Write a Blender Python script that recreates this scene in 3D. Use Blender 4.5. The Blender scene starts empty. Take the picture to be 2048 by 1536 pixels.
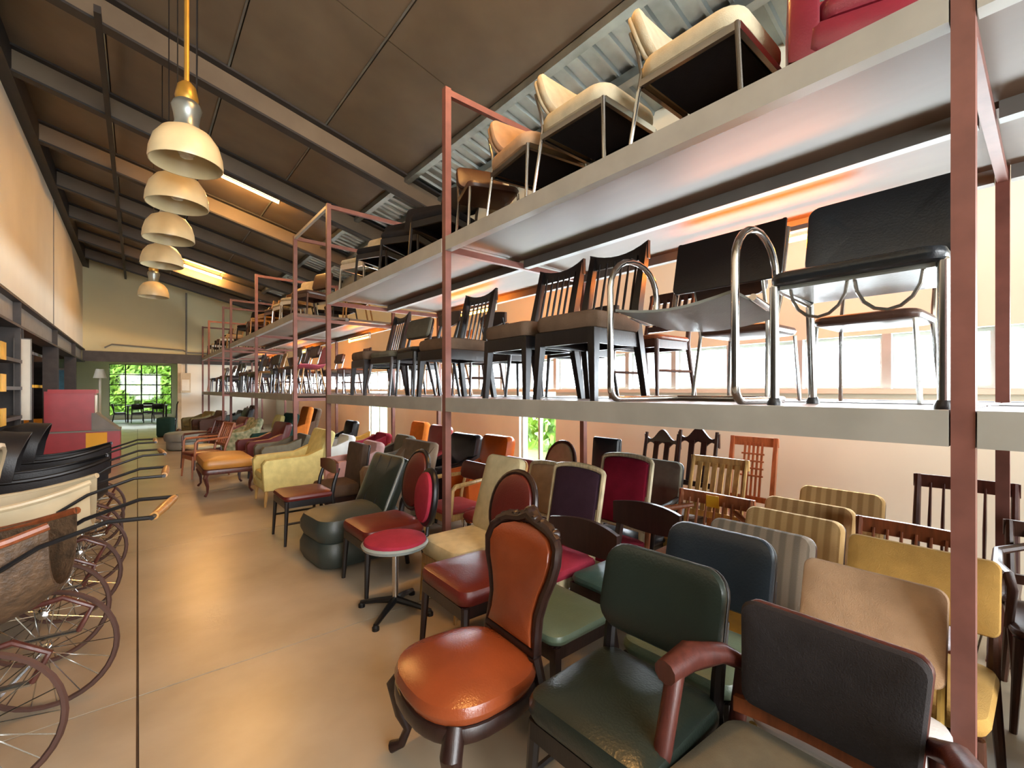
import bpy, math, random
from mathutils import Matrix, Vector
random.seed(4)
PI = math.pi
S = bpy.context.scene
C = S.collection

# ------------------------------------------------------------------ camera, world, lights, exposure
FPX, VPX, VPY, EYE = 900.0, 275.0, 780.0, 1.45
YAW = math.atan((1024 - VPX) / FPX)
SA, CA = math.sin(YAW), math.cos(YAW)
cam = bpy.data.cameras.new('camera'); cam.sensor_width = 36.0
cam.lens = FPX / 2048 * 36; cam.shift_y = (VPY - 768) / 2048
cam.clip_start = 0.03; cam.clip_end = 200
co = bpy.data.objects.new('camera', cam); C.objects.link(co)
co.location = (0, 0, EYE); co.rotation_euler = (PI / 2, 0, -YAW); S.camera = co

W = bpy.data.worlds.new('sky'); S.world = W; W.use_nodes = True
_n = W.node_tree.nodes; _n.clear()
_o = _n.new('ShaderNodeOutputWorld'); _b = _n.new('ShaderNodeBackground')
_b.inputs[0].default_value = (0.86, 0.93, 1.0, 1); _b.inputs[1].default_value = 5.5
W.node_tree.links.new(_b.outputs[0], _o.inputs[0])

def area(name, loc, rot, sx, sy, power, col):
    l = bpy.data.lights.new(name, 'AREA'); l.shape = 'RECTANGLE'; l.size = sx; l.size_y = sy
    l.energy = power; l.color = col
    o = bpy.data.objects.new(name, l); C.objects.link(o); o.location = loc; o.rotation_euler = rot
    return o
# daylight: strip windows in the right wall, far garden window; lamp behind the camera is added fill
area('daylight_strip', (4.95, 8.5, 1.72), (0, PI / 2, 0), 0.62, 24.0, 1250, (0.82, 0.92, 1.0))
area('fill_behind_camera', (1.2, -5.6, 2.9), (PI / 2, 0, 0), 5.2, 5.0, 270, (1.0, 0.95, 0.88))
area('daylight_garden', (0.2, 37.0, 3.0), (-PI / 2, 0, 0), 12.0, 6.0, 6000, (0.93, 1.0, 0.92))

vs = S.view_settings
vs.view_transform = 'Standard'; vs.look = 'None'; vs.gamma = 1.0; vs.use_curve_mapping = False
vs.exposure = 1.1
S.cycles.use_denoising = True
S.cycles.max_bounces = 8; S.cycles.sample_clamp_indirect = 6.0; S.cycles.caustics_reflective = False; S.cycles.caustics_refractive = False

# ------------------------------------------------------------------ pixel -> place
def onz(px, py, Z):
    zc = FPX * (Z - EYE) / (VPY - py); xc = (px - 1024) / FPX * zc
    return (xc * CA + zc * SA, -xc * SA + zc * CA)

# ------------------------------------------------------------------ materials
def lin(c):
    if isinstance(c, str):
        c = [int(c[i:i + 2], 16) / 255 for i in (0, 2, 4)]
    return tuple((v / 12.92 if v <= .04045 else ((v + .055) / 1.055) ** 2.4) for v in c)
MATS = {}
def mat(name, col, rough=.5, metal=0., var=.18, scale=6., bump=.0, bscale=60., stretch=(1, 1, 1), col2=None, emit=0., coat=0., spec=.5, stripes=None):
    if name in MATS: return MATS[name]
    m = bpy.data.materials.new(name); m.use_nodes = True; nt = m.node_tree; N = nt.nodes; L = nt.links
    b = N['Principled BSDF']; c = lin(col)
    tc = N.new('ShaderNodeTexCoord'); mp = N.new('ShaderNodeMapping'); mp.inputs['Scale'].default_value = stretch
    L.new(tc.outputs['Object'], mp.inputs['Vector'])
    nz = N.new('ShaderNodeTexNoise'); nz.inputs['Scale'].default_value = scale; nz.inputs['Detail'].default_value = 4
    L.new(mp.outputs[0], nz.inputs['Vector'])
    rp = N.new('ShaderNodeValToRGB'); d = lin(col2) if col2 else tuple(v * (1 - var * 2) for v in c)
    rp.color_ramp.elements[0].position = .3; rp.color_ramp.elements[1].position = .7
    rp.color_ramp.elements[0].color = (*d, 1); rp.color_ramp.elements[1].color = (*c, 1)
    fac = nz.outputs['Fac']
    if stripes:
        wv = N.new('ShaderNodeTexWave'); wv.bands_direction = 'X'; wv.inputs['Scale'].default_value = stripes
        L.new(tc.outputs['Object'], wv.inputs['Vector']); fac = wv.outputs['Fac']
    L.new(fac, rp.inputs[0]); L.new(rp.outputs[0], b.inputs['Base Color'])
    b.inputs['Roughness'].default_value = rough; b.inputs['Metallic'].default_value = metal
    b.inputs['Specular IOR Level'].default_value = spec
    if coat: b.inputs['Coat Weight'].default_value = coat; b.inputs['Coat Roughness'].default_value = .15
    if emit:
        b.inputs['Emission Color'].default_value = (*c, 1); b.inputs['Emission Strength'].default_value = emit
    if bump:
        n2 = N.new('ShaderNodeTexNoise'); n2.inputs['Scale'].default_value = bscale; n2.inputs['Detail'].default_value = 3
        L.new(mp.outputs[0], n2.inputs['Vector'])
        bp = N.new('ShaderNodeBump'); bp.inputs['Strength'].default_value = bump; bp.inputs['Distance'].default_value = .01
        L.new(n2.outputs['Fac'], bp.inputs['Height']); L.new(bp.outputs[0], b.inputs['Normal'])
    MATS[name] = m; return m
def wood(n, c, rough=.35, **k): return mat(n, c, rough, var=.22, scale=9, stretch=(6, 6, .8), bump=.08, bscale=40, **k)
def leather(n, c, rough=.3): return mat(n, c, rough, var=.12, scale=5, bump=.12, bscale=120)
def fabric(n, c, **k): return mat(n, c, .9, var=.1, scale=14, bump=.3, bscale=260, spec=.2, **k)
def glass(n, tint=(1, 1, 1), gl=.035):
    m = bpy.data.materials.new(n); m.use_nodes = True; nt = m.node_tree; N = nt.nodes; N.clear()
    o = N.new('ShaderNodeOutputMaterial'); mx = N.new('ShaderNodeMixShader'); t = N.new('ShaderNodeBsdfTransparent'); g = N.new('ShaderNodeBsdfGlossy')
    t.inputs[0].default_value = (*tint, 1); g.inputs['Roughness'].default_value = .03; mx.inputs[0].default_value = gl
    nt.links.new(t.outputs[0], mx.inputs[1]); nt.links.new(g.outputs[0], mx.inputs[2]); nt.links.new(mx.outputs[0], o.inputs[0])
    return m
M = dict(
    concrete=mat('concrete', 'b3a48e', .3, var=.12, scale=1.6, bump=.06, bscale=30, col2='998871'),
    joint=mat('joint', '5d4a39', .9),
    bluefloor=mat('pale_floor', 'b8bfc4', .35, var=.06),
    wallwhite=mat('wall_white', 'e9e2d2', .85, var=.04, scale=1.2, bump=.05, bscale=50),
    wallcream=mat('wall_cream', 'e6e5d2', .85, var=.05, scale=1.2),
    wallgreen=mat('wall_olive_cream', 'd6cfa9', .85, var=.04, scale=1.0),
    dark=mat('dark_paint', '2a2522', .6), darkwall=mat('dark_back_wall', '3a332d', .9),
    roofpanel=mat('roof_panel', '6c5e4c', .5, var=.16, scale=1.5, col2='5a4d3e'),
    rooftin=mat('roof_tin', '9aa2a0', .32, metal=.75, var=.2, scale=3),
    steel=mat('steel_beam', '3f3936', .5, metal=.2), grey=mat('grey_paint', '7d7b76', .5, var=.1),
    lgrey=mat('light_grey_paint', 'b9bdbd', .5, var=.06),
    rust=mat('red_oxide', '7f5046', .5, var=.15, scale=8),
    edge=mat('shelf_edge', 'a3a198', .5, var=.1, scale=4),
    ply=mat('plywood', '665140', .55, var=.15, scale=2, stretch=(2, .6, 1), col2='584433'),
    chrome=mat('chrome', 'c9c9c6', .18, metal=1., var=.03), brass=mat('brass', 'b99a55', .3, metal=.9, var=.05),
    bmetal=mat('black_metal', '1b1a1c', .4, metal=.3),
    walnut=wood('walnut', '4a2a1c'), mahog=wood('mahogany', '5a2218'), dkwood=wood('dark_wood', '2b1712'),
    teak=wood('teak', '8a4a2a'), oak=wood('oak', 'b98a4e'), beech=wood('beech', 'd7ac68'), blkwood=wood('black_wood', '1a1413'),
    orangew=wood('orange_wood', 'b06a44'), pale=wood('pale_frame', 'd9c7a0'), rosew=wood('rosewood', '552a22'),
    caramel=leather('caramel_leather', '8a4222', .22), wine=leather('wine_leather', '641f18', .35), oxblood=leather('oxblood', '5a1a15', .4),
    green=leather('green_leather', '232b25', .28), teal=leather('teal_leather', '3a5450', .3), navy=leather('navy_leather', '1c2329', .33),
    sage=leather('sage_vinyl', '5f6f5c', .35), blk=leather('black_leather', '17161a', .35), brownl=leather('brown_leather', '4a3024', .4),
    orangel=leather('orange_leather', 'd9641c', .35), redl=leather('red_vinyl', 'b03a3c', .35), cream=leather('cream_vinyl', 'd8c9a0', .4),
    tanl=leather('tan_leather', 'b98038', .4), greyl=leather('grey_vinyl', '8d9490', .35), white=leather('white_vinyl', 'dcdcdc', .35),
    grn2=leather('quilted_green', '343b36', .45),
    fcharcoal=fabric('charcoal_fabric', '2a2626'), fgrey=fabric('grey_fabric', '6c685a'), fpurple=fabric('purple_velvet', '3a2430'),
    fred=fabric('red_velvet', '8c1830'), fcrim=fabric('crimson_fabric', '9a2a3c'), fcream=fabric('cream_fabric', 'cdbd95'), fyellow=fabric('yellow_fabric', 'd9ca86'),
    fbrown=fabric('brown_fabric', '574538'), fbeige=fabric('beige_fabric', 'b59576'), fochre=fabric('ochre_fabric', 'b8904e'), ftaupe=fabric('taupe_fabric', '8f7760'),
    fumber=fabric('umber_fabric', '6a5747'), forange=fabric('orange_fabric', 'd97a30'), fpink=fabric('pink_fabric', 'c79a94'), folive=fabric('olive_fabric', '77704e'), fteal=fabric('teal_fabric', '27463f'),
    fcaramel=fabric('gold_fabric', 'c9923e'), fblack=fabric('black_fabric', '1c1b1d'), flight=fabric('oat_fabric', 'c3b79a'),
    fstripe=fabric('striped_fabric', 'd6b27c', col2='b8935f', stripes=5.5), fstripeg=fabric('striped_grey_fabric', '8e8070', col2='74695c', stripes=5.5),
    ffloral=fabric('floral_fabric', 'b9b090', col2='5f6f50'),
    pinkp=mat('pink_plastic', 'c0566a', .35), redp=mat('red_paint', 'a5242c', .35, var=.08), yellowp=mat('yellow_paint', 'e0a818', .45),
    magenta=leather('magenta_leather', '7e2230', .3), dust=mat('dusty_glass', 'd2bf95', .35, var=.12, scale=4), brassy=mat('aged_brass', 'b48a3a', .35, metal=.6),
    wicker=mat('wicker', '5e4630', .6, var=.3, scale=30, bump=.6, bscale=70), creamp=mat('cream_paint', 'c9b795', .4, var=.1),
    hood=leather('hood_leather', '1d1a1c', .45), rubber=mat('rubber', '4a2d22', .7), gripw=wood('grip_wood', 'c08a48'),
    leaf=mat('foliage', '8fb04a', .8, var=.3, scale=5, col2='4d7a2c'), grass=mat('grass', '86a050', .9, var=.2),
    tube=mat('warm_tube', (1.0, .74, .42), .5, var=0, emit=380.), tubeb=mat('amber_tube', (1.0, .52, .12), .5, var=0, emit=70.), tube2=mat('cool_tube', (.9, .97, 1.0), .5, var=0, emit=14.),
    blue=mat('blue_plastic', '3f7896', .35), yglass=mat('sticker_yellow', 'f0b429', .6, var=.03), ivory=mat('ivory', 'e6dfcc', .5, var=.05),
    bulb=mat('bulb_glass', 'efe6cf', .2),
)
M['glass'] = glass('window_glass')

# ------------------------------------------------------------------ mesh builder
class G:
    def __init__(s, T=None, warp=None):
        s.v = []; s.f = []; s.T = T; s.warp = warp
    def add(s, vs_, fs):
        o = len(s.v)
        for p in vs_:
            p = Vector(p)
            if s.warp: p = Vector(s.warp(p))
            if s.T is not None: p = s.T @ p
            s.v.append(p)
        s.f += [tuple(i + o for i in f) for f in fs]
        return s
    def box(s, x0, x1, y0, y1, z0, z1):
        return s.add([(x, y, z) for z in (z0, z1) for y in (y0, y1) for x in (x0, x1)],
                     [(0, 2, 3, 1), (4, 5, 7, 6), (0, 1, 5, 4), (2, 6, 7, 3), (0, 4, 6, 2), (1, 3, 7, 5)])
    def loft(s, rings, caps=True, closed=True):
        n = len(rings[0]); vs_ = [p for r in rings for p in r]; fs = []
        for i in range(len(rings) - 1):
            for j in range(n if closed else n - 1):
                a, b = i * n + j, i * n + (j + 1) % n
                fs.append((a, b, b + n, a + n))
        if caps and closed:
            fs.append(tuple(range(n - 1, -1, -1))); fs.append(tuple((len(rings) - 1) * n + j for j in range(n)))
        return s.add(vs_, fs)
    def tube(s, pts, r, n=8, closed=False, sq=False):
        pts = [Vector(p) for p in pts]; k = len(pts)
        rs = r if isinstance(r, (list, tuple)) else [r] * k
        rings = []; up = None
        for i, p in enumerate(pts):
            if closed: t = pts[(i + 1) % k] - pts[i - 1]
            else: t = pts[min(i + 1, k - 1)] - pts[max(i - 1, 0)]
            t.normalize()
            if up is None:
                up = Vector((1, 0, 0)) if abs(t.x) < .8 else Vector((0, 0, 1))
            up = (up - t * up.dot(t)); up.normalize(); w = t.cross(up)
            m = 4 if sq else n; off = PI / 4 if sq else 0; kk = 1.4142 if sq else 1
            rings.append([p + (up * math.cos(off + 2 * PI * j / m) + w * math.sin(off + 2 * PI * j / m)) * rs[i] * kk for j in range(m)])
        if closed: rings.append(rings[0])
        return s.loft(rings, caps=not closed)
    def bar(s, p, q, w, h):
        p, q = Vector(p), Vector(q); t = (q - p).normalized()
        up = Vector((0, 0, 1)) if abs(t.z) < .9 else Vector((0, 1, 0))
        a = t.cross(up).normalized(); b = a.cross(t)
        return s.loft([[c + a * (w / 2 * i) + b * (h / 2 * j) for i, j in ((-1, -1), (1, -1), (1, 1), (-1, 1))] for c in (p, q)])
    def lathe(s, prof, n=20, c=(0, 0, 0), open_=False):
        return s.loft([[(c[0] + r * math.cos(2 * PI * j / n), c[1] + r * math.sin(2 * PI * j / n), c[2] + z) for j in range(n)] for r, z in prof], caps=not open_)
    def pillow(s, out, z0, z1, r=.02, crown=.01):
        cx = sum(p[0] for p in out) / len(out); cy = sum(p[1] for p in out) / len(out)
        hw = max(abs(p[0] - cx) for p in out); hd = max(abs(p[1] - cy) for p in out)
        def ring(z, d):
            kx, ky = max(.02, 1 - d / hw), max(.02, 1 - d / hd)
            return [(cx + (x - cx) * kx, cy + (y - cy) * ky, z) for x, y in out]
        h = z1 - z0; r = min(r, h / 2 * .98)
        rs = [ring(z0, r), ring(z0 + .3 * r, .3 * r), ring(z0 + r, 0), ring(z1 - r, 0), ring(z1 - .3 * r, .3 * r), ring(z1, r)]
        m = min(hw, hd)
        if crown: rs += [ring(z1 + crown * .5, r + (m - r) * .3), ring(z1 + crown * .9, r + (m - r) * .65), ring(z1 + crown, r + (m - r) * .95)]
        return s.loft(rs)
    def panel(s, f, nu=12, nv=4, th=.02):
        a = [[Vector(f(i / nu, j / nv)) for j in range(nv + 1)] for i in range(nu + 1)]
        loop = lambda p, j0: None
        rings = []
        for i in range(nu + 1):
            col = a[i]
            rings.append([p + Vector((0, th / 2, 0)) for p in col] + [p - Vector((0, th / 2, 0)) for p in reversed(col)])
        return s.loft(rings)

def rrect(w, h, r=.04, n=5, cx=0, cy=0, w2=None):
    w2 = w if w2 is None else w2; out = []
    for sx, sy, a0 in ((1, 1, 0), (-1, 1, PI / 2), (-1, -1, PI), (1, -1, 1.5 * PI)):
        ww = w2 if sy > 0 else w
        for i in range(n + 1):
            a = a0 + PI / 2 * i / n
            out.append((cx + sx * (ww / 2 - r) + r * math.cos(a), cy + sy * (h / 2 - r) + r * math.sin(a)))
    return out
def ellipse(w, h, n=28, cx=0, cy=0, p=2.):
    o = []
    for i in range(n):
        a = 2 * PI * i / n; ca, sa = math.cos(a), math.sin(a)
        o.append((cx + w / 2 * math.copysign(abs(ca) ** (2 / p), ca), cy + h / 2 * math.copysign(abs(sa) ** (2 / p), sa)))
    return o

def obj(name, g, m, parent=None, smooth=True, label=None):
    me = bpy.data.meshes.new(name); me.from_pydata([tuple(v) for v in g.v], [], g.f); me.update()
    me.materials.append(M[m] if isinstance(m, str) else m)
    if smooth:
        me.polygons.foreach_set('use_smooth', [True] * len(me.polygons))
        try: me.set_sharp_from_angle(angle=math.radians(38))
        except Exception: pass
    o = bpy.data.objects.new(name, me); C.objects.link(o)
    if parent: o.parent = parent
    if label: o['label'] = label
    return o
def tag(o, label, cat, group=None):
    o['label'] = label; o['category'] = cat
    if group: o['group'] = group
    return o
def thing(name, label, cat, loc=(0, 0, 0), rz=0, group=None):
    o = bpy.data.objects.new(name, None); C.objects.link(o); o.location = loc; o.rotation_euler = (0, 0, rz); o.empty_display_size = .1
    return tag(o, label, cat, group)
def struct(name, g, m, parent=None, smooth=False):
    o = obj(name, g, m, parent, smooth)
    if not parent: o['kind'] = 'structure'
    return o
def sempty(name):
    o = bpy.data.objects.new(name, None); C.objects.link(o); o['kind'] = 'structure'; return o
def dup(root, loc, rz, label=None, group=None):
    r = root.copy(); C.objects.link(r); r.location = loc; r.rotation_euler = (0, 0, rz)
    if label: r['label'] = label
    if group: r['group'] = group
    for ch in list(root.children):
        c = ch.copy(); C.objects.link(c); c.parent = r
        for q in list(ch.children):
            d = q.copy(); C.objects.link(d); d.parent = c
    return r
def put(o, ref, px, py, base=0., heading=180):
    rz = math.radians(heading - 90); X, Y = onz(px, py, ref[2] + base)
    c, s = math.cos(rz), math.sin(rz)
    o.location = (X - (ref[0] * c - ref[1] * s), Y - (ref[0] * s + ref[1] * c), base); o.rotation_euler = (0, 0, rz)
    return o
def at(o, x, y, z=0., heading=180, sc=1.):
    o.location = (x, y, z); o.rotation_euler = (0, 0, math.radians(heading - 90)); o.scale = (sc,) * 3
    return o

# ================================================================== THE BUILDING
ORD = ['nearest', 'second', 'third', 'fourth', 'fifth', 'sixth', 'seventh', 'eighth', 'ninth', 'tenth', 'eleventh', 'twelfth', 'thirteenth', 'fourteenth']
XL, XR, YN, YF = -1.46, 4.6, -5.0, 21.5
SLOPE = .245
def roofz(x): return 6.1 - SLOPE * (x - XL)

fl = sempty('floor')
g = G().box(-4.4, XR + .2, YN - .2, YF + .3, -.12, -.012); obj('floor_bed', g, 'joint', fl, False)
xs = [-4.4, -2.5, 0.0, 2.5, XR + .2]; ys = [YN - .2] + [-4.73 + 2.5 * i for i in range(11)] + [YF + .3]
for i in range(4):
    for j in range(len(ys) - 1):
        g = G().box(xs[i] + .005, xs[i + 1] - .005, ys[j] + .005, ys[j + 1] - .005, -.05, 0); obj('slab', g, 'concrete', fl, False)

# --- right wall with strip windows and two tall windows
WZ0, WZ1 = 1.46, 1.9
wr = sempty('wall_right')
tall = [(4.55, 5.35), (10.2, 11.3)]
def wbox(n, x0, x1, y0, y1, z0, z1, m='wallcream', p=wr): obj(n, G().box(x0, x1, y0, y1, z0, z1), m, p, False)
ycut = [YN] + [v for t in tall for v in t] + [YF]
for k in range(0, len(ycut), 2): wbox('wall_base', XR, XR + .18, ycut[k], ycut[k + 1], 0, WZ0)
for t in tall: wbox('wall_base', XR, XR + .18, t[0], t[1], 0, .12)
wbox('wall_top', XR, XR + .18, YN, YF, WZ1, roofz(XR) + .05)
wl = []
y = YN + .3
while y < YF - .6: wl.append((y, y + .56)); y += .62
prev = YN
for a, b in wl:
    wbox('pier', XR, XR + .18, prev, a, WZ0, WZ1, 'lgrey'); prev = b
wbox('pier', XR, XR + .18, prev, YF, WZ0, WZ1, 'grey')
wi = 1
for a, b in wl:
    if b < -1.5: continue
    w = sempty('window_%d' % wi); wi += 1
    g = G().box(XR + .07, XR + .1, a, b, WZ0, WZ0 + .03).box(XR + .07, XR + .1, a, b, WZ1 - .03, WZ1).box(XR + .07, XR + .1, a, a + .025, WZ0 + .03, WZ1 - .03).box(XR + .07, XR + .1, b - .025, b, WZ0 + .03, WZ1 - .03)
    obj('window_frame', g, 'lgrey', w, False)
    obj('pane', G().box(XR + .082, XR + .088, a + .02, b - .02, WZ0 + .025, WZ1 - .025), 'glass', w, False)
for t in tall:
    w = sempty('window_%d' % wi); wi += 1; g = G()
    for yy in (t[0], (t[0] + t[1]) / 2 - .02, t[1] - .04): g.box(XR + .05, XR + .11, yy, yy + .04, .12, WZ0)
    g.box(XR + .05, XR + .11, t[0], t[1], .12, .17)
    obj('window_frame', g, 'lgrey', w, False)
    for h in (0, 1):
        m_ = (t[1] - t[0]) / 2
        obj('pane', G().box(XR + .078, XR + .084, t[0] + h * m_ + .03, t[0] + (h + 1) * m_ - .03, .16, WZ0), 'glass', w, False)
struct('trim_1', G().box(XR - .05, XR, YN, YF, WZ0 - .04, WZ0), 'wallwhite')
# --- left wall over a steel beam, columns, dark bay behind
struct('wall_left', G().box(XL - .2, XL, YN, YF, 2.86, roofz(XL) + .1), 'wallwhite')
for k, y in enumerate((8.1, 14.4)): struct('trim_%d' % (k + 2), G().box(XL - .005, XL + .012, y, y + .03, 2.9, roofz(XL) - .25), 'grey')
b = sempty('trim_5')
obj('flange', G().box(XL - .2, XL + .06, YN, YF, 2.83, 2.87), 'steel', b, False)
obj('flange', G().box(XL - .2, XL + .06, YN, YF, 2.42, 2.46), 'steel', b, False)
obj('web', G().box(XL - .06, XL - .04, YN, YF, 2.46, 2.83), 'grey', b, False)
for y in (-1.5, 2.2, 6.2, 10.3, 14.5, 18.4):
    obj('stiffener', G().box(XL - .04, XL + .05, y + .1, y + .13, 2.46, 2.83), 'steel', b, False)
struct('wall_bay', G().box(-4.5, -4.3, YN, YF, 0, 2.6), 'darkwall')
struct('ceiling_bay', G().box(-4.5, XL - .2, YN, YF, 2.5, 2.58), 'darkwall')
for k, y in enumerate((10.3, 14.5, 18.4)):
    c_ = thing('steel_column', ['dark steel column with a pale board fixed to it', 'dark steel column beside the red cabinet', 'dark steel column nearest the far doorway'][k], 'column', (XL - .06, y + .12, 0))
    g = G().box(-.12, .12, -.12, -.1, 0, 2.42).box(-.12, .12, .1, .12, 0, 2.42); obj('flange', g, 'steel', c_, False)
    obj('web', G().box(-.012, .012, -.1, .1, 0, 2.42), 'steel', c_, False)
    obj('base_plate', G().box(-.16, .16, -.16, .16, 0, .015), 'steel', c_, False)
# --- far wall with wide doorway, lintel beam, garden room
DX, DZ = 1.2, 2.46
struct('wall_far', G().box(XL - .2, XR, YF, YF + .2, DZ, roofz(XL) + .1), 'wallgreen')
struct('wall_far_lower', G().box(DX, XR, YF, YF + .2, 0, DZ), 'wallwhite')
struct('wall_bay_end', G().box(-4.4, -2.4, YF, YF + .2, 0, DZ + .1), 'darkwall')
struct('trim_6', G().box(XL, XR, YF - .08, YF, DZ, DZ + .36), 'steel')
struct('trim_7', G().box(DX - .02, DX + .1, YF - .06, YF + .2, 0, DZ), 'creamp')
g = G().tube([(-.9, YF - .05, 2.95), (-.7, YF - .05, 3.08), (1.35, YF - .05, 2.98), (1.5, YF - .05, 2.9), (XR, YF - .05, 2.86)], .025)
tag(obj('wall_pipe', g, 'grey'), 'grey conduit running along far wall above the lintel', 'pipe')
g = G().tube([(1.45, YF - .05, 5.2), (1.45, YF - .05, 2.1)], .03)
tag(obj('down_pipe', g, 'grey'), 'thin vertical grey pipe down the far wall', 'pipe')
c_ = thing('meter_box', 'pale electric box on wall beside the far doorway', 'box', (1.42, YF - .1, 1.35))
obj('case', G().box(-.16, .16, -.1, .04, 0, .75), 'creamp', c_, False); obj('cover', G().box(-.12, .12, -.12, -.1, .08, .5), 'ivory', c_, False)
YG = 29.0
struct('floor_garden_room', G().box(-5, 5, YF + .2, YG + .4, -.06, 0), 'bluefloor')
struct('ceiling_garden_room', G().box(-5, 5, YF + .2, YG + .4, 2.9, 3.0), 'wallgreen')
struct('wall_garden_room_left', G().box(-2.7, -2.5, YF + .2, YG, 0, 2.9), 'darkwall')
struct('wall_garden_room_right', G().box(2.4, 2.6, YF + .2, YG, 0, 2.9), 'wallgreen')
struct('wall_garden_room_end', G().box(-5, -1.05, YG, YG + .2, 0, 2.9).box(1.35, 5, YG, YG + .2, 0, 2.9).box(-1.05, 1.35, YG, YG + .2, 2.7, 2.9).box(-1.05, 1.35, YG, YG + .2, 0, .22), 'wallgreen')
w = sempty('window_%d' % wi); wi += 1
g = G()
for i in range(5): g.box(-1.05 + .6 * i - .025, -1.05 + .6 * i + .025, YG + .05, YG + .12, .22, 2.7)
for i in range(6): g.box(-1.05, 1.35, YG + .05, YG + .12, .22 + .496 * i - .02, .22 + .496 * i + .02)
obj('muntin_grid', g, 'dark', w, False)
for i in range(4):
    for j in range(5):
        obj('pane', G().box(-1.02 + .6 * i, -.48 + .6 * i, YG + .08, YG + .086, .245 + .496 * j, .69 + .496 * j), 'glass', w, False)
# outdoors
def clump(n, m, c, r, k, label, cat, grp):
    g = G()
    for _ in range(k):
        d = Vector((random.gauss(0, 1), random.gauss(0, 1), random.gauss(0, 1))).normalized() * (random.random() ** .55)
        p = Vector(c) + Vector((d.x * r[0], d.y * r[1], d.z * r[2])); q = .16 + .12 * random.random()
        a = Vector((random.gauss(0, 1), random.gauss(0, 1), random.gauss(0, 1))).normalized(); b2 = a.orthogonal().normalized(); c2 = a.cross(b2)
        g.add([p + b2 * q, p + c2 * q * .5, p - b2 * q, p - c2 * q * .5 + a * .04], [(0, 1, 2, 3)])
    o = obj(n, g, m, None, False); o['kind'] = 'stuff'; o['label'] = label; o['category'] = cat
clump('garden_foliage', 'leaf', (0, 33.5, 1.8), (4.2, 1.0, 2.3), 7500, 'sunlit green foliage outside the garden window', 'foliage', None)
clump('hedge_foliage', 'leaf', (8.5, 6.5, .3), (.9, 3.5, 1.1), 1200, 'green shrub leaves outside the tall right window', 'foliage', None)
struct('ground_outside', G().box(XR + .2, 40, -20, 60, -.3, -.1).box(-40, XR + .2, YG + .4, 60, -.3, -.1), 'grass')
# --- rear wall behind the camera: unseen opening added to let the fill light in
struct('wall_rear', G().box(-4.5, -1.4, YN - .2, YN, 0, 7).box(3.8, XR + .2, YN - .2, YN, 0, 7).box(-1.4, 3.8, YN - .2, YN, 5.2, 7).box(-1.4, 3.8, YN - .2, YN, 0, .4), 'wallwhite')
# --- roof: panels, tin strip, rafters, purlin
ce = sempty('ceiling')
SPLIT = 3.36
def rp(x0, x1, y0, y1, t0, t1):   # a slab lying on the roof slope
    return G().add([(x, y, roofz(x) + t) for t in (t0, t1) for y in (y0, y1) for x in (x0, x1)],
                   [(0, 2, 3, 1), (4, 5, 7, 6), (0, 1, 5, 4), (2, 6, 7, 3), (0, 4, 6, 2), (1, 3, 7, 5)])
obj('roof_deck', rp(XL - .2, XR + .3, YN - .2, YF + .2, .06, .16), 'dark', ce, False)
px_ = [XL, -.3, .9, 2.08, SPLIT]
py_ = [YN, -2.0, .2, 2.4, 4.6, 6.8, 9.0, 11.2, 13.4, 15.6, 17.8, 20.0, YF]
for i in range(4):
    for j in range(len(py_) - 1):
        obj('roof_panel', rp(px_[i] + .006, px_[i + 1] - .006, py_[j] + .006, py_[j + 1] - .006, 0, .05), 'roofpanel', ce, False)
        g = rp(px_[i + 1] - .03, px_[i + 1] - .012, py_[j], py_[j + 1], -.012, 0); obj('seam_strip', g, 'rooftin', ce, False)
    
g = G(); n = 0; yy = YN
rings = []
while yy < YF:
    for dy, dz in ((0, 0), (.14, 0), (.155, .035), (.185, .035), (.2, 0)):
        rings.append([(SPLIT, yy + dy, roofz(SPLIT) + .05 - dz), (XR + .2, yy + dy, roofz(XR + .2) + .05 - dz)])
    yy += .2
g.loft(rings, caps=False, closed=False); obj('corrugated_sheet', g, 'rooftin', ce, False)
obj('purlin', rp(SPLIT - .03, SPLIT + .05, YN, YF, -.1, .0), 'rooftin', ce, False)
obj('purlin', rp(3.95, 4.03, YN, YF, -.08, .02), 'rooftin', ce, False)
for k in range(8):
    y = 6.75 + 2.2 * k
    if y > YF - .3: break
    r_ = thing('roof_rafter', 'dark steel rafter spanning the sloped roof, %s from the far wall' % ORD[6 - k], 'beam', (0, 0, 0), 0, 'steel roof rafters')
    obj('web', rp(XL, XR, y - .012, y + .012, -.33, -.02), 'roofpanel', r_, False)
    obj('lower_flange', rp(XL, XR, y - .075, y + .075, -.35, -.32), 'dark', r_, False)
    obj('upper_flange', rp(XL, XR, y - .12, y + .12, -.03, 0), 'dark', r_, False)
tag(obj('roof_brace', G().add([(-.36 + a, y, roofz(-.33) - .36 + b) for y in (6.5, YF) for a, b in ((0, 0), (.06, 0), (.06, .08), (0, .08))], [(0, 1, 2, 3), (7, 6, 5, 4), (0, 4, 5, 1), (1, 5, 6, 2), (2, 6, 7, 3), (3, 7, 4, 0)]), 'dark', None, False),
    'dark brace running lengthwise under the roof rafters', 'beam')
struct('trim_8', rp(XL - .02, XL + .16, YN, YF, -.36, 0), 'dark')

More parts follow.
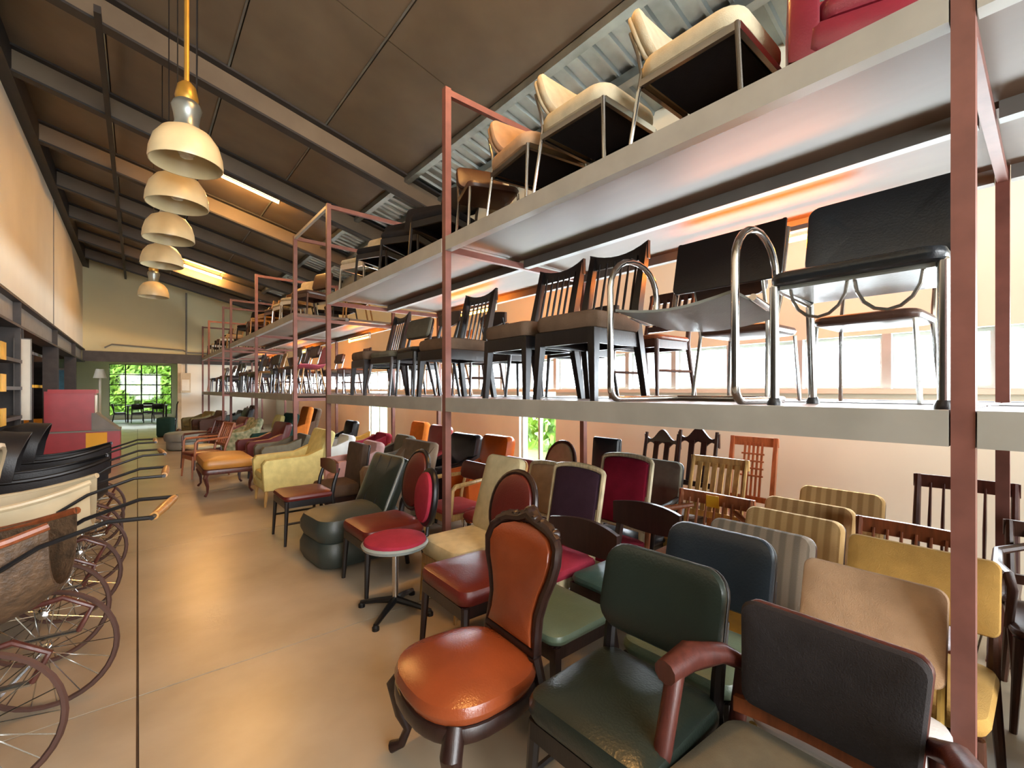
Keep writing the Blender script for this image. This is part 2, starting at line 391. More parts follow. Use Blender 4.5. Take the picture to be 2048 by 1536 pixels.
# --- tube lamps on roof and under shelves
def tube_lamp(p, q, label, group, m='tube', power=60, col=(1, .6, .25)):
    p, q = Vector(p), Vector(q); t = thing('tube_lamp', label, 'lamp', tuple(p), 0, group); d = q - p
    obj('housing', G().bar(Vector((0, 0, .065)), d + Vector((0, 0, .065)), .035, .03), 'grey', t, False)
    obj('tube', G().tube([d * .02, d * .98], .016, 10), m, t)
    for f in (.01, .99): obj('end_cap', G().bar(d * (f - .008) + Vector((0, 0, .025)), d * (f + .008) + Vector((0, 0, .025)), .036, .1), 'ivory', t, False)
    return t
for k, y in enumerate((17.3, 9.57, 1.85)):
    tube_lamp((1.06, y, roofz(1.06) - .16), (2.12, y, roofz(2.12) - .16), 'warm glowing tube lamp under the roof panels, %s from far wall' % ORD[k], 'tube lamps under the roof')
for k, y in enumerate((16.3, 12.0, 7.95, 4.2, .75)):
    tube_lamp((3.25, y, 2.42), (3.25, y + 1.05, 2.42), 'warm glowing tube lamp beneath top shelf boards, %s from far wall' % ORD[k], 'tube lamps under the top shelf', m='tubeb')
# --- pendant lamps along the aisle
def pendant():
    t = thing('pendant_lamp', 'dusty dome pendant lamp hanging over the aisle', 'lamp', (0, 0, 0), 0, 'dome pendant lamps over the aisle')
    sh = G().lathe([(.22, 0), (.223, .015), (.217, .08), (.195, .16), (.15, .225), (.085, .262), (.08, .255), (.145, .215), (.188, .155), (.21, .08), (.215, .0), (.22, 0)], 32, open_=True); obj('shade', sh, 'dust', t)
    obj('neck', G().lathe([(.0, .25), (.085, .255), (.072, .3), (.08, .36), (.092, .41), (.08, .44), (.06, .46), (0, .46)], 24), 'rooftin', t)
    obj('cap', G().lathe([(0, .45), (.065, .45), (.072, .48), (.056, .56), (.03, .59), (0, .59)], 20), 'brassy', t)
    obj('bulb', G().lathe([(0, .05), (.04, .06), (.06, .1), (.045, .15), (.02, .2), (0, .2)], 16), 'bulb', t)
    return t
PP = [(.27, 3.95, 3.05), (.26, 4.72, 3.0), (.25, 5.85, 3.0), (.24, 7.2, 3.02), (.22, 10.2, 3.1)]
pl = pendant()
for i, o in enumerate([pl] + [dup(pl, p, 0) for p in PP[1:]]):
    o.location = PP[i]; top = roofz(PP[i][0]) - PP[i][2]
    o['label'] = 'dusty dome pendant lamp over the aisle, %s from the far wall' % ORD[4 - i]
    obj('rod', G().tube([(0, 0, .58), (0, 0, top)], .016 if i == 0 else .005), 'brassy' if i == 0 else 'bmetal', o)
    if i == 0: obj('cable', G().tube([(.06, .03, .5), (.07, .04, top)], .006, 5), 'bmetal', o)

# ================================================================== SHELVING
SX0, SX1 = 1.9, 3.54
ZM, ZT = 1.385, 2.66
PT = 3.86
def shelving(label, ysx):
    t = thing('shelving_unit', label, 'shelf', (0, 0, 0))
    for y in ysx:
        for x in (SX0, SX1):
            obj('post', G().box(x - .026, x + .026, y - .026, y + .026, .012, PT), 'rust', t, False)
            obj('foot_plate', G().box(x - .06, x + .06, y - .06, y + .06, 0, .012), 'rust', t, False)
        for z in (PT - .06, ZT - .11, ZM - .11):
            obj('cross_bar', G().box(SX0 + .026, SX1 - .026, y - .02, y + .02, z, z + .05), 'rust', t, False)
    for a, b_ in zip(ysx[:-1], ysx[1:]):
        for z in (ZM, ZT):
            for x0, x1 in ((1.935, 2.69), (2.76, 3.5)):
                obj('shelf_board', G().box(x0, x1, a + .005, b_ - .005, z - .035, z), 'ply', t, False)
            for x in (SX0, 2.725, SX1):
                m_ = 'edge' if x == SX0 else 'grey'
                obj('beam', G().box(x - .03, x + .03, a + .03, b_ - .03, z - .105, z + .004), m_, t, False)
    return t
UNITS = [(-2.8, .17, 3.1, 6.0), (7.6, 10.6, 13.9), (15.3, 18.7, 20.6)]
LBL = ['red oxide steel shelving with pale edge beams beside the caramel chair', 'red oxide steel shelving behind the yellow armchair', 'red oxide steel shelving standing by the far wall']
shs = [shelving(l, u) for l, u in zip(LBL, UNITS)]
obj('top_rail', G().box(SX0 - .02, SX0 + .02, 6.0, 7.6, PT - .05, PT - .01), 'edge', shs[1], False)

# ================================================================== CHAIR KIT
def leg(t, p, q, r0, r1, m, sq=False, name='leg'):
    return obj(name, G().tube([p, q], [r0, r1], 8, sq=sq), m, t)
def backT(y, z, tilt):
    s, c = math.sin(tilt), math.cos(tilt)
    return Matrix(((1, 0, 0, 0), (0, -s, c, y), (0, c, s, z), (0, 0, 0, 1)))

def chair(label, cat='chair', name='side_chair', group=None, w=.45, d=.43, sh=.45, bh=.84, seat='blk', st=.055, fr='dkwood', lr=.02,
          back='pad', bm=None, bw=None, ph=.3, rake=.1, bend=.35, arms=False, armm=None, splay=.02, sq=False, wf=None, apron=.055, stretch=False, n=7, br=.05, thin=.045, bz=None, seatr=.06, crestk=0.):
    t = thing(name, label, cat, (0, 0, 0), 0, group); bm = bm or seat; bw = bw or w - .02; wf = wf or w
    yb = -d / 2; xb = bw / 2 - lr
    topr = lr * .8
    def py(z): return yb + lr - (rake * max(0, (z - sh)) / (bh - sh)) ** 1.0
    zt = bh - (.02 if back in ('pad', 'framed', 'oval', 'rail') else .0)
    if back in ('pad', 'rail', 'framed'): zt = bh - (.05 if back == 'rail' else ph * .5)
    if back in ('oval', 'shell'): zt = sh + .1
    metal = fr in ('chrome', 'brass', 'bmetal')
    # legs
    for s_ in (-1, 1):
        leg(t, (s_ * (wf / 2 - lr - .01), d / 2 - lr - .01, sh - st), (s_ * (wf / 2 - lr - .01 + splay), d / 2 - lr - .01 + splay, 0), lr, lr * (.62 if not metal else 1), fr, sq)
        pts = [(s_ * (xb + splay), yb - .05, 0), (s_ * xb, yb + lr, sh - .05), (s_ * xb, py(sh + .06), sh + .06), (s_ * xb, py(zt), zt)]
        obj('leg', G().tube(pts, [lr * .75 if not metal else lr, lr, lr, topr], 8, sq=sq), fr, t)
    # apron and seat
    if apron:
        y0, y1 = yb + .015, d / 2 - .02; x0, x1 = w / 2 - .03, wf / 2 - .03
        z0, z1 = sh - st - apron, sh - st + .005
        g = G()
        for (p, q) in (((-x0, y0), (x0, y0)), ((x0, y0), (x1, y1)), ((x1, y1), (-x1, y1)), ((-x1, y1), (-x0, y0))):
            g.bar((*p, (z0 + z1) / 2), (*q, (z0 + z1) / 2), .022, z1 - z0)
        obj('apron', g, fr, t, False)
    obj('seat', G().pillow(rrect(w, d, seatr, 5, w2=wf), sh - st, sh, min(.03, st * .48), .014), seat, t)
    if stretch:
        for s_ in (-1, 1): obj('stretcher', G().tube([(s_ * (xb + .01), yb - .02, .2), (s_ * (wf / 2 - lr), d / 2 - lr, .2)], .011, 6), fr, t)
    # backs
    wb = lambda p: (p.x, p.y, p.z)
    def bendw(p): return (p.x, p.y, p.z - bend * 0 + bend * p.x * p.x)
    if back == 'pad':
        z0 = bh - ph; T = backT(py(z0) , z0 + ph / 2, math.atan2(rake, bh - sh))
        T = backT(py(z0 + ph / 2), z0 + ph / 2, math.atan2(rake, bh - sh))
        obj('backrest', G(T, bendw).pillow(rrect(bw, ph, br, 5), 0, thin, min(.022, thin * .48), .01), bm, t)
        obj('back_shell', G(T, bendw).pillow(rrect(bw - .006, ph - .006, br, 5), -.02, .004, .008, 0), bm if metal else fr, t)
    elif back == 'rail':
        hh = ph
        f = lambda u, v: ((u - .5) * bw * 1.04, py(bh - hh / 2) + bend * ((u - .5) * bw) ** 2 * 1.0, bh - hh + v * hh + (.0 if v < .5 else .02 * (1 - (2 * u - 1) ** 2)) + (.03 * (2 * u - 1) ** 2 if v < .3 else 0))
        obj('top_rail', G().panel(f, 14, 3, .024), bm if bm in ('walnut', 'mahog', 'dkwood', 'teak') else fr, t)
    elif back in ('slats', 'spindle', 'gothic', 'lattice'):
        hh = .075 if back != 'gothic' else .14
        zl = bz or sh + .09
        crest = {'gothic': lambda u: .05 * math.cos((2 * u - 1) * PI * 1.5) * (1 if abs(2 * u - 1) < .99 else .2) - .015, 'slats': lambda u: .0, 'lattice': lambda u: 0, 'spindle': lambda u: crestk * ((2 * u - 1) ** 2 - .33)}[back]
        under = {'gothic': lambda u: .045 * abs(math.sin(u * PI * 3))}.get(back, lambda u: 0)
        yy_ = lambda z, u: py(z) - bend * .25 * (1 - (2 * u - 1) ** 2) * .12
        f = lambda u, v: ((u - .5) * (bw + .0), yy_(bh, u), bh - hh + under(u) + v * (hh + crest(u) - under(u)))
        obj('top_rail', G().panel(f, 18 if back == 'gothic' else 8, 2, .024), bm if bm != seat else fr, t)
        if back != 'spindle':
            f = lambda u, v: ((u - .5) * (bw - .02), yy_(zl, u), zl - .02 + v * .045)
            obj('lower_rail', G().panel(f, 8, 1, .02), fr, t)
        ww = {'slats': .034, 'gothic': .05, 'lattice': .016, 'spindle': 0}[back]
        za = sh - .01 if back == 'spindle' else zl
        for i in range(n):
            u = (i + 1) / (n + 1); x = (u - .5) * (bw - .04)
            if back == 'lattice' and abs(u - .5) > .22: continue
            p = (x, yy_(za, u) , za); q = (x * 1.0, yy_(bh - hh * .6, u), bh - hh * .6)
            if back == 'spindle': obj('spindle', G().tube([p, [(a + b_) / 2 for a, b_ in zip(p, q)], q], [.007, .009, .006], 6), fr, t)
            else: obj('slat', G().bar(p, q, ww, .012) if False else G().loft([[(c[0] + a * ww / 2, c[1] + b_ * .006, c[2]) for a, b_ in ((-1, -1), (1, -1), (1, 1), (-1, 1))] for c in (p, q)]), fr, t, False)
        if back == 'lattice':
            for zz in (bh - .14, bh - .2, bh - .26, bh - .32): obj('crossbar', G().bar((-.09, py(zz), zz), (.09, py(zz), zz), .012, .014), fr, t, False)
    elif back in ('oval', 'framed', 'shell'):
        z0 = bh - ph; T = backT(py(z0 + ph / 2), z0 + ph / 2, math.atan2(rake, bh - sh))
        if back == 'oval': out = ellipse(bw, ph, 30, 0, 0, 2.15)
        elif back == 'shell': out = rrect(bw, ph, br, 6)
        else:
            out = rrect(bw, ph, .03, 3)
            out = [(x, y + (.035 * math.cos(x / bw * PI) if y > 0 else 0)) for x, y in out]
            # subdivide the top so that it arches
            top = [(bw / 2 * math.cos(a), ph / 2 + .035 * math.sin(a) - .0) for a in [PI * i / 10 for i in range(11)]]
            out = [(bw / 2, -ph / 2)] + top + [(-bw / 2, -ph / 2)]
            out = out[::1]
        obj('backrest', G(T, bendw).pillow([(x * .9, y * .94) for x, y in out], -.02, thin * .7, min(.02, thin * .4), .012), bm, t)
        if back != 'shell':
            obj('back_frame', G(T, bendw).tube([(x, y, 0) for x, y in out], .018, 8, closed=True), fr, t)
            for s_ in (-1, 1): leg(t, (s_ * xb, py(sh), sh - .02), (s_ * xb * .9, py(z0 + .06), z0 + .06), lr, lr * .8, fr, name='back_post')
    if arms:
        am = armm or fr; ah = sh + .2
        for s_ in (-1, 1):
            x = s_ * (max(w, wf) / 2 + .01)
            if arms == 'bow': pts = [(s_ * xb * .6, py(ah + .06), ah + .06), (x * 1.02, yb + .06, ah + .03), (x * 1.06, 0, ah), (x * .95, d / 2 - .1, ah), (x * .9, d / 2 - .1, ah - .06), (x * .95, d / 2 - .1, sh - .03)]
            else: pts = [(s_ * xb, py(ah), ah + .02), (x * 1.05, 0, ah + .01), (x * 1.06, d / 2 - .08, ah), (x * 1.05, d / 2 - .05, ah - .03), (x * .98, d / 2 - .04, sh - .06)]
            obj('armrest', G().tube(pts, [.016, .02, .022, .02, .018, .016][:len(pts)], 8), am, t)
    return t
def topref(d, rake, bh): return (0, -d / 2 - rake + .02, bh)

def club(label, fab, w=.72, d=.72, sh=.42, bh=.85, arm=.6, legm='dkwood', name='upholstered_armchair', cat='armchair', cush=None, aw=.11, lh=.14, rake=.1, wing=False, group=None, curve=0., br=.06):
    t = thing(name, label, cat, (0, 0, 0), 0, group)
    for sx in (-1, 1):
        for sy in (-1, 1):
            leg(t, (sx * (w / 2 - .07), sy * (d / 2 - .07), lh + .03), (sx * (w / 2 - .05), sy * (d / 2 - .05), 0), .024, .014, legm)
    obj('seat_base', G().pillow(rrect(w - aw, d - .04, .05), lh, sh - .1, .03, 0), fab, t)
    obj('seat_cushion', G().pillow(rrect(w - 2 * aw + .02, d - .14, .06, cy=.05), sh - .11, sh, .04, .025), cush or fab, t)
    tl = math.atan2(rake, bh - sh); hb = bh - lh - .02
    T = backT(-d / 2 + .1 - rake * .4, lh + hb / 2 + .02, tl)
    wv = (lambda p: (p.x, p.y, p.z + curve * p.x * p.x))
    obj('backrest', G(T, wv).pillow(rrect(w - .02, hb, br, 6), -.07, .07, .05, .02), fab, t)
    for s_ in (-1, 1):
        x = s_ * (w / 2 - aw / 2)
        prof = [(-d / 2 + .1, lh), (d / 2 - .03, lh), (d / 2 - .01, arm - .05), (d / 2 - .05, arm), (-d / 2 + .25, arm + .02), (-d / 2 + .05, (bh - .04) if wing else arm + .1)]
        rings = []
        for k, ins in ((-1, .85), (-.8, 1), (.8, 1), (1, .85)):
            cy = sum(p[0] for p in prof) / 6; cz = sum(p[1] for p in prof) / 6
            rings.append([(x + k * aw / 2, cy + (p[0] - cy) * (1 - (1 - ins) * .15), cz + (p[1] - cz) * (1 - (1 - ins) * .15)) for p in prof])
        obj('armrest', G().loft(rings), fab, t)
    return t

# ================================================================== CHAIRS ON THE FLOOR
# -- carved caramel chair
def victorian(label, up, fr, w=.5, d=.47, sh=.42, bh=.93, group=None):
    t = thing('carved_side_chair', label, 'chair', (0, 0, 0), 0, group)
    so = [(x * (1.0 + .12 * (y / d)), y + (.03 * math.cos(x / w * PI) if y > 0 else 0)) for x, y in ellipse(w, d, 36, 0, 0, 2.9)]
    obj('seat', G().pillow(so, sh - .085, sh - .005, .038, .028), up, t)
    obj('seat_rail', G().pillow([(x * 1.0, y * 1.0) for x, y in so], sh - .135, sh - .075, .015, 0), fr, t)
    for s_ in (-1, 1):
        x0, y0 = s_ * (w / 2 - .06), d / 2 - .07
        pts = [(x0, y0, sh - .09), (x0 + s_ * .035, y0 + .035, sh - .15), (x0 + s_ * .02, y0 + .02, sh - .26), (x0 - s_ * .0, y0 + .0, .1), (x0 + s_ * .015, y0 + .02, .04), (x0 + s_ * .045, y0 + .05, .02)]
        obj('leg', G().tube(pts, [.036, .038, .026, .017, .018, .022], 10), fr, t)
        obj('leg', G().tube([(s_ * .17, -d / 2 - .07, 0), (s_ * .165, -d / 2 - .02, .2), (s_ * .155, -d / 2 + .03, sh)], [.017, .021, .026], 8), fr, t)
    hb = bh - sh - .015
    def hw(q): return .155 + .085 * math.sin(PI * min(1, q * .98) ** 1.6) + .03 * (1 - q) ** 3 if q < .88 else (.155 + .085 * math.sin(PI * (q * .98) ** 1.6)) 
    right = []
    prof = [(0, .165), (.12, .15), (.28, .148), (.45, .172), (.6, .205), (.74, .222), (.85, .212), (.93, .17), (.985, .09), (1.0, .0)]
    out = [(x, (q - .5) * hb) for q, x in prof] + [(-x, (q - .5) * hb) for q, x in reversed(prof[:-1])]
    tl = .2; T = backT(-d / 2 - .03, sh + hb / 2, tl)
    wv = lambda p: (p.x, p.y, p.z + .7 * p.x * p.x - .1 * (p.y / hb) ** 2 * hb)
    obj('backrest', G(T, wv).pillow([(x * .9, y * .93) for x, y in out], -.01, .035, .02, .018), up, t)
    obj('back_pad_rear', G(T, wv).pillow([(x * .95, y * .96) for x, y in out], -.03, -.005, .01, 0), fr, t)
    obj('back_frame', G(T, wv).tube([(x, y, 0) for x, y in out], .023, 10, closed=True), fr, t)
    cr = obj('crest_carving', G(T, wv).tube([(-.2, hb * .41, .0), (-.13, hb * .48, .01), (-.06, hb * .5, .015), (0, hb * .56, .015), (.06, hb * .5, .015), (.13, hb * .48, .01), (.2, hb * .41, 0)], [.018, .026, .024, .034, .024, .026, .018], 8), fr, t)
    for x, y, r in ((0, .55, .035), (-.09, .5, .024), (.09, .5, .024), (-.17, .455, .022), (.17, .455, .022), (-.045, .525, .02), (.045, .525, .02)):
        obj('rosette', G(T @ Matrix.Translation((x, y * hb, .012))).lathe([(0, -.015), (r, -.01), (r * .9, .008), (r * .5, .018), (r * .2, .012), (0, .02)], 10), fr, cr)
    return t
REF = {}
o = victorian('caramel leather chair with dark carved frame and shaped back', 'caramel', 'dkwood', bh=.915)
at(o, .985, 1.45, 0, 177)
# -- brown leather chair with dark oval back
o = chair('dark red leather chair with an oval back behind the caramel chair', w=.48, d=.46, sh=.46, bh=.96, seat='wine', st=.09, fr='dkwood', lr=.024, back='oval', bm='oxblood', bw=.4, ph=.44, rake=.12)
at(o, 1.45, 2.06, 0, 178)
# -- wine chair
o = chair('red leather chair with a tall dark oval back on black legs', w=.48, d=.48, sh=.46, bh=.96, seat='wine', st=.09, fr='blkwood', lr=.024, back='oval', bm='oxblood', bw=.36, ph=.46, rake=.12)
at(o, 1.45, 3.28, 0, 180)
# -- pedestal swivel chair, round red seat and back
t = thing('pedestal_chair', 'swivel chair with round red seat and back on steel column', 'chair')
obj('seat', G().pillow(ellipse(.4, .4, 28), .44, .485, .018, .012), 'fcrim', t); obj('seat_rim', G().lathe([(0, .425), (.205, .43), (.215, .45), (.205, .462), (0, .462)], 28), 'greyl', t)
obj('column', G().tube([(0, 0, .06), (0, 0, .43)], .02, 12), 'chrome', t)
for k in range(4):
    a = PI / 4 + k * PI / 2; f_ = obj('base_arm', G().tube([(0, 0, .08), (.14 * math.cos(a), .14 * math.sin(a), .055), (.25 * math.cos(a), .25 * math.sin(a), .03)], [.024, .018, .014], 8), 'bmetal', t)
    obj('foot', G().lathe([(0, 0), (.022, 0), (.022, .02), (.012, .032), (0, .032)], 10, (.245 * math.cos(a), .245 * math.sin(a), 0)), 'bmetal', f_)
T = backT(-.22, .72, .12)
obj('backrest', G(T, lambda p: (p.x, p.y, p.z + .5 * p.x * p.x)).pillow(ellipse(.27, .34, 28), .0, .04, .018, .012), 'fcrim', t)
obj('back_frame', G(T, lambda p: (p.x, p.y, p.z + .5 * p.x * p.x)).pillow(ellipse(.33, .4, 28), -.03, .012, .018, 0), 'bmetal', t)
obj('back_bracket', G().tube([(0, -.15, .43), (0, -.22, .46), (0, -.235, .6)], .014), 'bmetal', t)
at(t, 1.3, 2.76, 0, 172)
# -- low quilted green lounge chair
t = thing('lounge_chair', 'low dark green quilted lounge chair on the concrete floor', 'armchair')
obj('seat_base', G().pillow(rrect(.62, .78, .14), 0.0, .24, .08, 0), 'grn2', t)
obj('seat_cushion', G().pillow(rrect(.6, .74, .14, cy=.02), .2, .42, .08, .03), 'grn2', t)
T = backT(-.3, .58, .42)
bk = obj('backrest', G(T).pillow(rrect(.56, .52, .05), -.04, .08, .035, .015), 'green', t)
obj('piping', G(T).tube([(x, y, .06) for x, y in rrect(.555, .515, .05)], .009, 6, closed=True), 'greyl', bk)
for x in (-.1, .1): obj('quilt_seam', G(T).tube([(x, -.24, .088), (x, .24, .088)], .004, 5), 'blk', bk)
at(t, 1.47, 3.96, 0, 184)
# -- dark red padded chair on black legs
o = chair('black legged chair with dull red padded seat and turned back knob', w=.5, d=.46, sh=.46, bh=.72, seat='oxblood', st=.06, fr='blkwood', lr=.02, back='rail', ph=.12, stretch=True, rake=.08, bm='mahog')
at(o, 1.27, 4.78, 0, 180)
# -- yellow armchair
o = club('pale yellow upholstered armchair with tapered wooden legs', 'fyellow', .68, .78, .42, .92, .58, 'beech', lh=.2, rake=.16, wing=False)
at(o, 1.55, 6.5, 0, 180)
# -- tan bench on cabriole legs
t = thing('cabriole_bench', 'tan leather bench on dark curved cabriole legs', 'bench')
obj('seat', G().pillow(rrect(.98, .62, .07), .36, .5, .05, .03), 'tanl', t); obj('seat_rail', G().pillow(rrect(.99, .63, .07), .3, .37, .015, 0), 'rosew', t)
for sx in (-1, 1):
    for sy in (-1, 1):
        x, y = sx * .43, sy * .25
        obj('leg', G().tube([(x, y, .34), (x + sx * .03, y + sy * .03, .26), (x + sx * .005, y, .14), (x - sx * .01, y, .06), (x + sx * .025, y + sy * .03, .015)], [.032, .03, .02, .014, .018], 8), 'rosew', t)
at(t, .98, 7.75, 0, 180)
# -- padded chairs on the right
o = chair('dark green leather chair with rounded back and broad padded seat', w=.46, d=.46, sh=.47, bh=.85, seat='green', st=.09, fr='blkwood', lr=.022, back='pad', bm='green', bw=.46, ph=.31, rake=.1, stretch=True, thin=.055, br=.08, bend=.5)
put(o, topref(.46, .1, .85), 1343, 1106, 0, 182)
o = chair('navy leather chair with rounded back behind the green leather chair', w=.45, d=.4, sh=.46, bh=.845, seat='sage', st=.07, fr='blkwood', lr=.022, back='pad', bm='navy', bw=.45, ph=.31, rake=.1, thin=.055, br=.08, bend=.5)
put(o, topref(.4, .1, .845), 1450, 1056, 0, 182)
for lab, px, py, sm in (('rosewood rail back chair with sage vinyl seat beside caramel chair', 1180, 1046, 'sage'), ('rosewood rail back chair with teal seat in front of red velvet chair', 1302, 1012, 'teal')):
    o = chair(lab, w=.44, d=.4, sh=.44, bh=.775, seat=sm, st=.05, fr='dkwood', lr=.018, back='rail', bm='dkwood', ph=.15, rake=.09, bend=.9, sq=True, stretch=True)
    put(o, topref(.4, .09, .775), px, py, 0, 180)
# -- wide backed open armchair right at the front
t = thing('open_armchair', 'charcoal wide back armchair with rosewood arms and grey seat', 'armchair')
wv = lambda p: (p.x, p.y, p.z + .5 * p.x * p.x)
T = backT(-.26, .665, .16)
obj('backrest', G(T, wv).pillow(rrect(.4, .29, .035, 4, w2=.43), 0, .05, .022, .01), 'fcharcoal', t)
obj('back_shell', G(T, wv).pillow(rrect(.4, .29, .035, 4, w2=.43), -.025, .004, .01, 0), 'rosew', t)
obj('lower_rail', G().panel(lambda u, v: ((u - .5) * .46, -.245 + .5 * ((u - .5) * .46) ** 2, .475 + .045 * v), 10, 1, .022), 'teak', t)
obj('seat', G().pillow(rrect(.5, .48, .07, w2=.54), .38, .46, .035, .02), 'fgrey', t)
obj('seat_rail', G().pillow(rrect(.5, .48, .04, w2=.54), .33, .39, .01, 0), 'teak', t)
for s_ in (-1, 1):
    obj('armrest', G().tube([(s_ * .2, -.26, .6), (s_ * .26, -.2, .64), (s_ * .305, -.08, .655), (s_ * .31, .04, .65)], [.02, .03, .042, .034], 10), 'rosew', t)
    obj('leg', G().tube([(s_ * .3, .0, .64), (s_ * .285, .13, .36), (s_ * .28, .19, 0)], [.026, .026, .015], 10), 'rosew', t)
    obj('leg', G().tube([(s_ * .22, -.26, .62), (s_ * .235, -.24, .4), (s_ * .25, -.33, 0)], [.022, .026, .015], 10), 'rosew', t)
put(t, (0, -.27, .81), 1658, 1247, 0, 180)
# -- panel backs
o = chair('brown beige panel back chair with white seat on brass legs', w=.44, d=.42, sh=.45, bh=.82, seat='white', st=.05, fr='brass', lr=.012, back='pad', bm='fbeige', bw=.4, ph=.3, rake=.1, apron=0, thin=.025, br=.035, bend=.12)
put(o, topref(.42, .1, .82), 1742, 1141, 0, 180)
o = chair('ochre panel back chair with tan padded seat on dark legs', w=.46, d=.44, sh=.46, bh=.82, seat='fochre', st=.07, fr='walnut', lr=.018, back='pad', bm='fochre', bw=.46, ph=.27, rake=.09, thin=.03, br=.03, bend=.1)
put(o, topref(.44, .09, .82), 1838, 1090, 0, 180)
# -- striped chairs, one behind another
SL = ['grey striped low chair with gold seat, first of the striped row', 'gold striped low chair, second of the striped row', 'gold striped low chair, third of the striped row', 'gold striped low chair nearest the cream wall']
for i, (px, py) in enumerate(((1530, 1052), (1594, 1026), (1624, 1003), (1687, 980))):
    o = chair(SL[i], w=.45, d=.36, sh=.43, bh=.78, seat='fstripe' if i else 'fcaramel', st=.09, fr='walnut', lr=.018, back='pad', bm='fstripeg' if i == 0 else 'fstripe', bw=.46, ph=.34, rake=.09, thin=.085, br=.05, bend=.3, group='striped chairs in a row')
    put(o, topref(.36, .09, .78), px, py, 0, 180)
# -- spindle backs by the wall
o = chair('wooden bow rail chair with spindles behind the ochre chair', w=.44, d=.42, sh=.44, bh=.79, seat='teak', st=.035, fr='teak', lr=.017, back='spindle', n=6, rake=.1, bend=.6, apron=0)
put(o, topref(.42, .1, .79), 1817, 1049, 0, 180)
o = chair('tall wooden spindle back chair against the cream wall', w=.46, d=.42, sh=.45, bh=.935, seat='walnut', st=.035, fr='rosew', lr=.02, back='spindle', n=6, rake=.1, bend=.6, apron=0)
put(o, topref(.42, .1, .935), 1928, 957, 0, 180)
o = chair('captain chair with curved wooden bow arms near the wall', w=.48, d=.44, sh=.44, bh=.8, seat='walnut', st=.04, fr='walnut', lr=.02, back='slats', n=5, rake=.1, arms='bow', apron=0)
at(o, 3.08, -.1, 0, 186)
# -- row behind: framed velvet chairs
for lab, px, py, z, bm_, sm in (('pale framed chair with dark purple velvet back', 1160, 940, .93, 'fpurple', 'fcrim'), ('pale framed chair with red velvet back and crimson seat', 1256, 919, .955, 'fred', 'fcrim'), ('pale framed chair with beige back beside the purple chair', 1102, 934, .855, 'fbeige', 'fcaramel')):
    o = chair(lab, w=.44, d=.42, sh=.45, bh=z, seat=sm, st=.07, fr='pale', lr=.022, back='framed', bm=bm_, bw=.4, ph=z - .5, rake=.1, bend=.2)
    put(o, topref(.42, .1, z), px, py, 0, 181)
o = chair('cream slipper chair with tall plain back and long seat', name='slipper_chair', w=.46, d=.5, sh=.44, bh=.96, seat='fcream', st=.12, fr='oak', lr=.02, back='pad', bm='fcream', bw=.4, ph=.55, rake=.16, thin=.07, bend=.1)
at(o, 1.75, 2.58, 0, 180)
o = chair('red seated bentwood chair with small maroon back and golden arms', w=.42, d=.42, sh=.42, bh=.76, seat='redl', st=.05, fr='beech', lr=.016, back='pad', bm='oxblood', ph=.17, rake=.1, arms=True, bend=.6)
at(o, 2.22, 3.5, 0, 180)
o = chair('red upholstered chair with square back behind the cream slipper chair', w=.46, d=.44, sh=.45, bh=.867, seat='redl', st=.07, fr='chrome', lr=.012, back='pad', bm='redl', ph=.32, rake=.08, apron=0)
put(o, topref(.44, .08, .867), 1048, 916, 0, 180)
o = chair('dark bentwood chair with round hooped top before the wall', w=.42, d=.42, sh=.45, bh=.965, seat='redl', st=.04, fr='walnut', lr=.016, back='oval', bm='fcream', bw=.38, ph=.46, rake=.1)
put(o, topref(.42, .1, .965), 1128, 883, 0, 178)
o = chair('narrow black high back chair by the shelf post', w=.4, d=.42, sh=.46, bh=1.05, seat='blk', st=.06, fr='bmetal', lr=.012, back='pad', bm='navy', bw=.28, ph=.5, rake=.05, br=.015, apron=0, bend=0)
put(o, topref(.42, .05, 1.05), 1215, 875, 0, 176)
o = chair('grey vinyl armchair with black arms and open lower back', cat='armchair', name='open_armchair', w=.46, d=.44, sh=.45, bh=.92, seat='blk', st=.06, fr='blkwood', lr=.02, back='pad', bm='fgrey', bw=.44, ph=.36, rake=.09, arms=True)
put(o, topref(.44, .09, .92), 1318, 918, 0, 180)
for lab, px, py, z in (('dark gothic arched back chair beside the grey armchair', 1325, 866, 1.034), ('dark gothic arched back chair closest to the orange lattice chair', 1397, 862, 1.083)):
    o = chair(lab, w=.4, d=.4, sh=.45, bh=z, seat='brownl', st=.05, fr='dkwood', lr=.02, back='gothic', n=2, rake=.12, bz=.62)
    put(o, topref(.4, .12, z), px, py, 0, 180)
o = chair('golden beech slat back chair leaning back', w=.44, d=.4, sh=.45, bh=.95, seat='beech', st=.035, fr='beech', lr=.018, back='slats', n=6, rake=.14)
put(o, topref(.4, .14, .95), 1438, 915, 0, 182)
o = chair('tall orange lattice back chair against the cream wall', w=.4, d=.38, sh=.45, bh=1.05, seat='orangew', st=.04, fr='orangew', lr=.018, back='lattice', n=9, rake=.12, sq=True)
put(o, topref(.38, .12, 1.05), 1508, 874, 0, 182)
o = chair('orange stained bow arm chair with a yellow paper note', cat='armchair', name='bow_armchair', w=.5, d=.44, sh=.43, bh=.78, seat='orangew', st=.035, fr='orangew', lr=.018, back='spindle', n=7, rake=.09, arms='bow', apron=0)
put(o, topref(.44, .09, .78), 1430, 988, 0, 182)
obj('paper_note', G().box(-.04, .04, -.265, -.262, .70, .775), 'yglass', o, False)
# note faces the aisle
for ch in o.children:
    if ch.name.startswith('paper_note'): ch.location = (0, -.01 + .02, 0)
# -- brown chest-like armchair side at the right edge
o = club('dark brown leather armchair tucked behind the near shelf post', 'brownl', .72, .7, .4, .62, .56, 'blkwood', lh=.06, rake=.04)
at(o, 2.5, -.33, 0, 180)

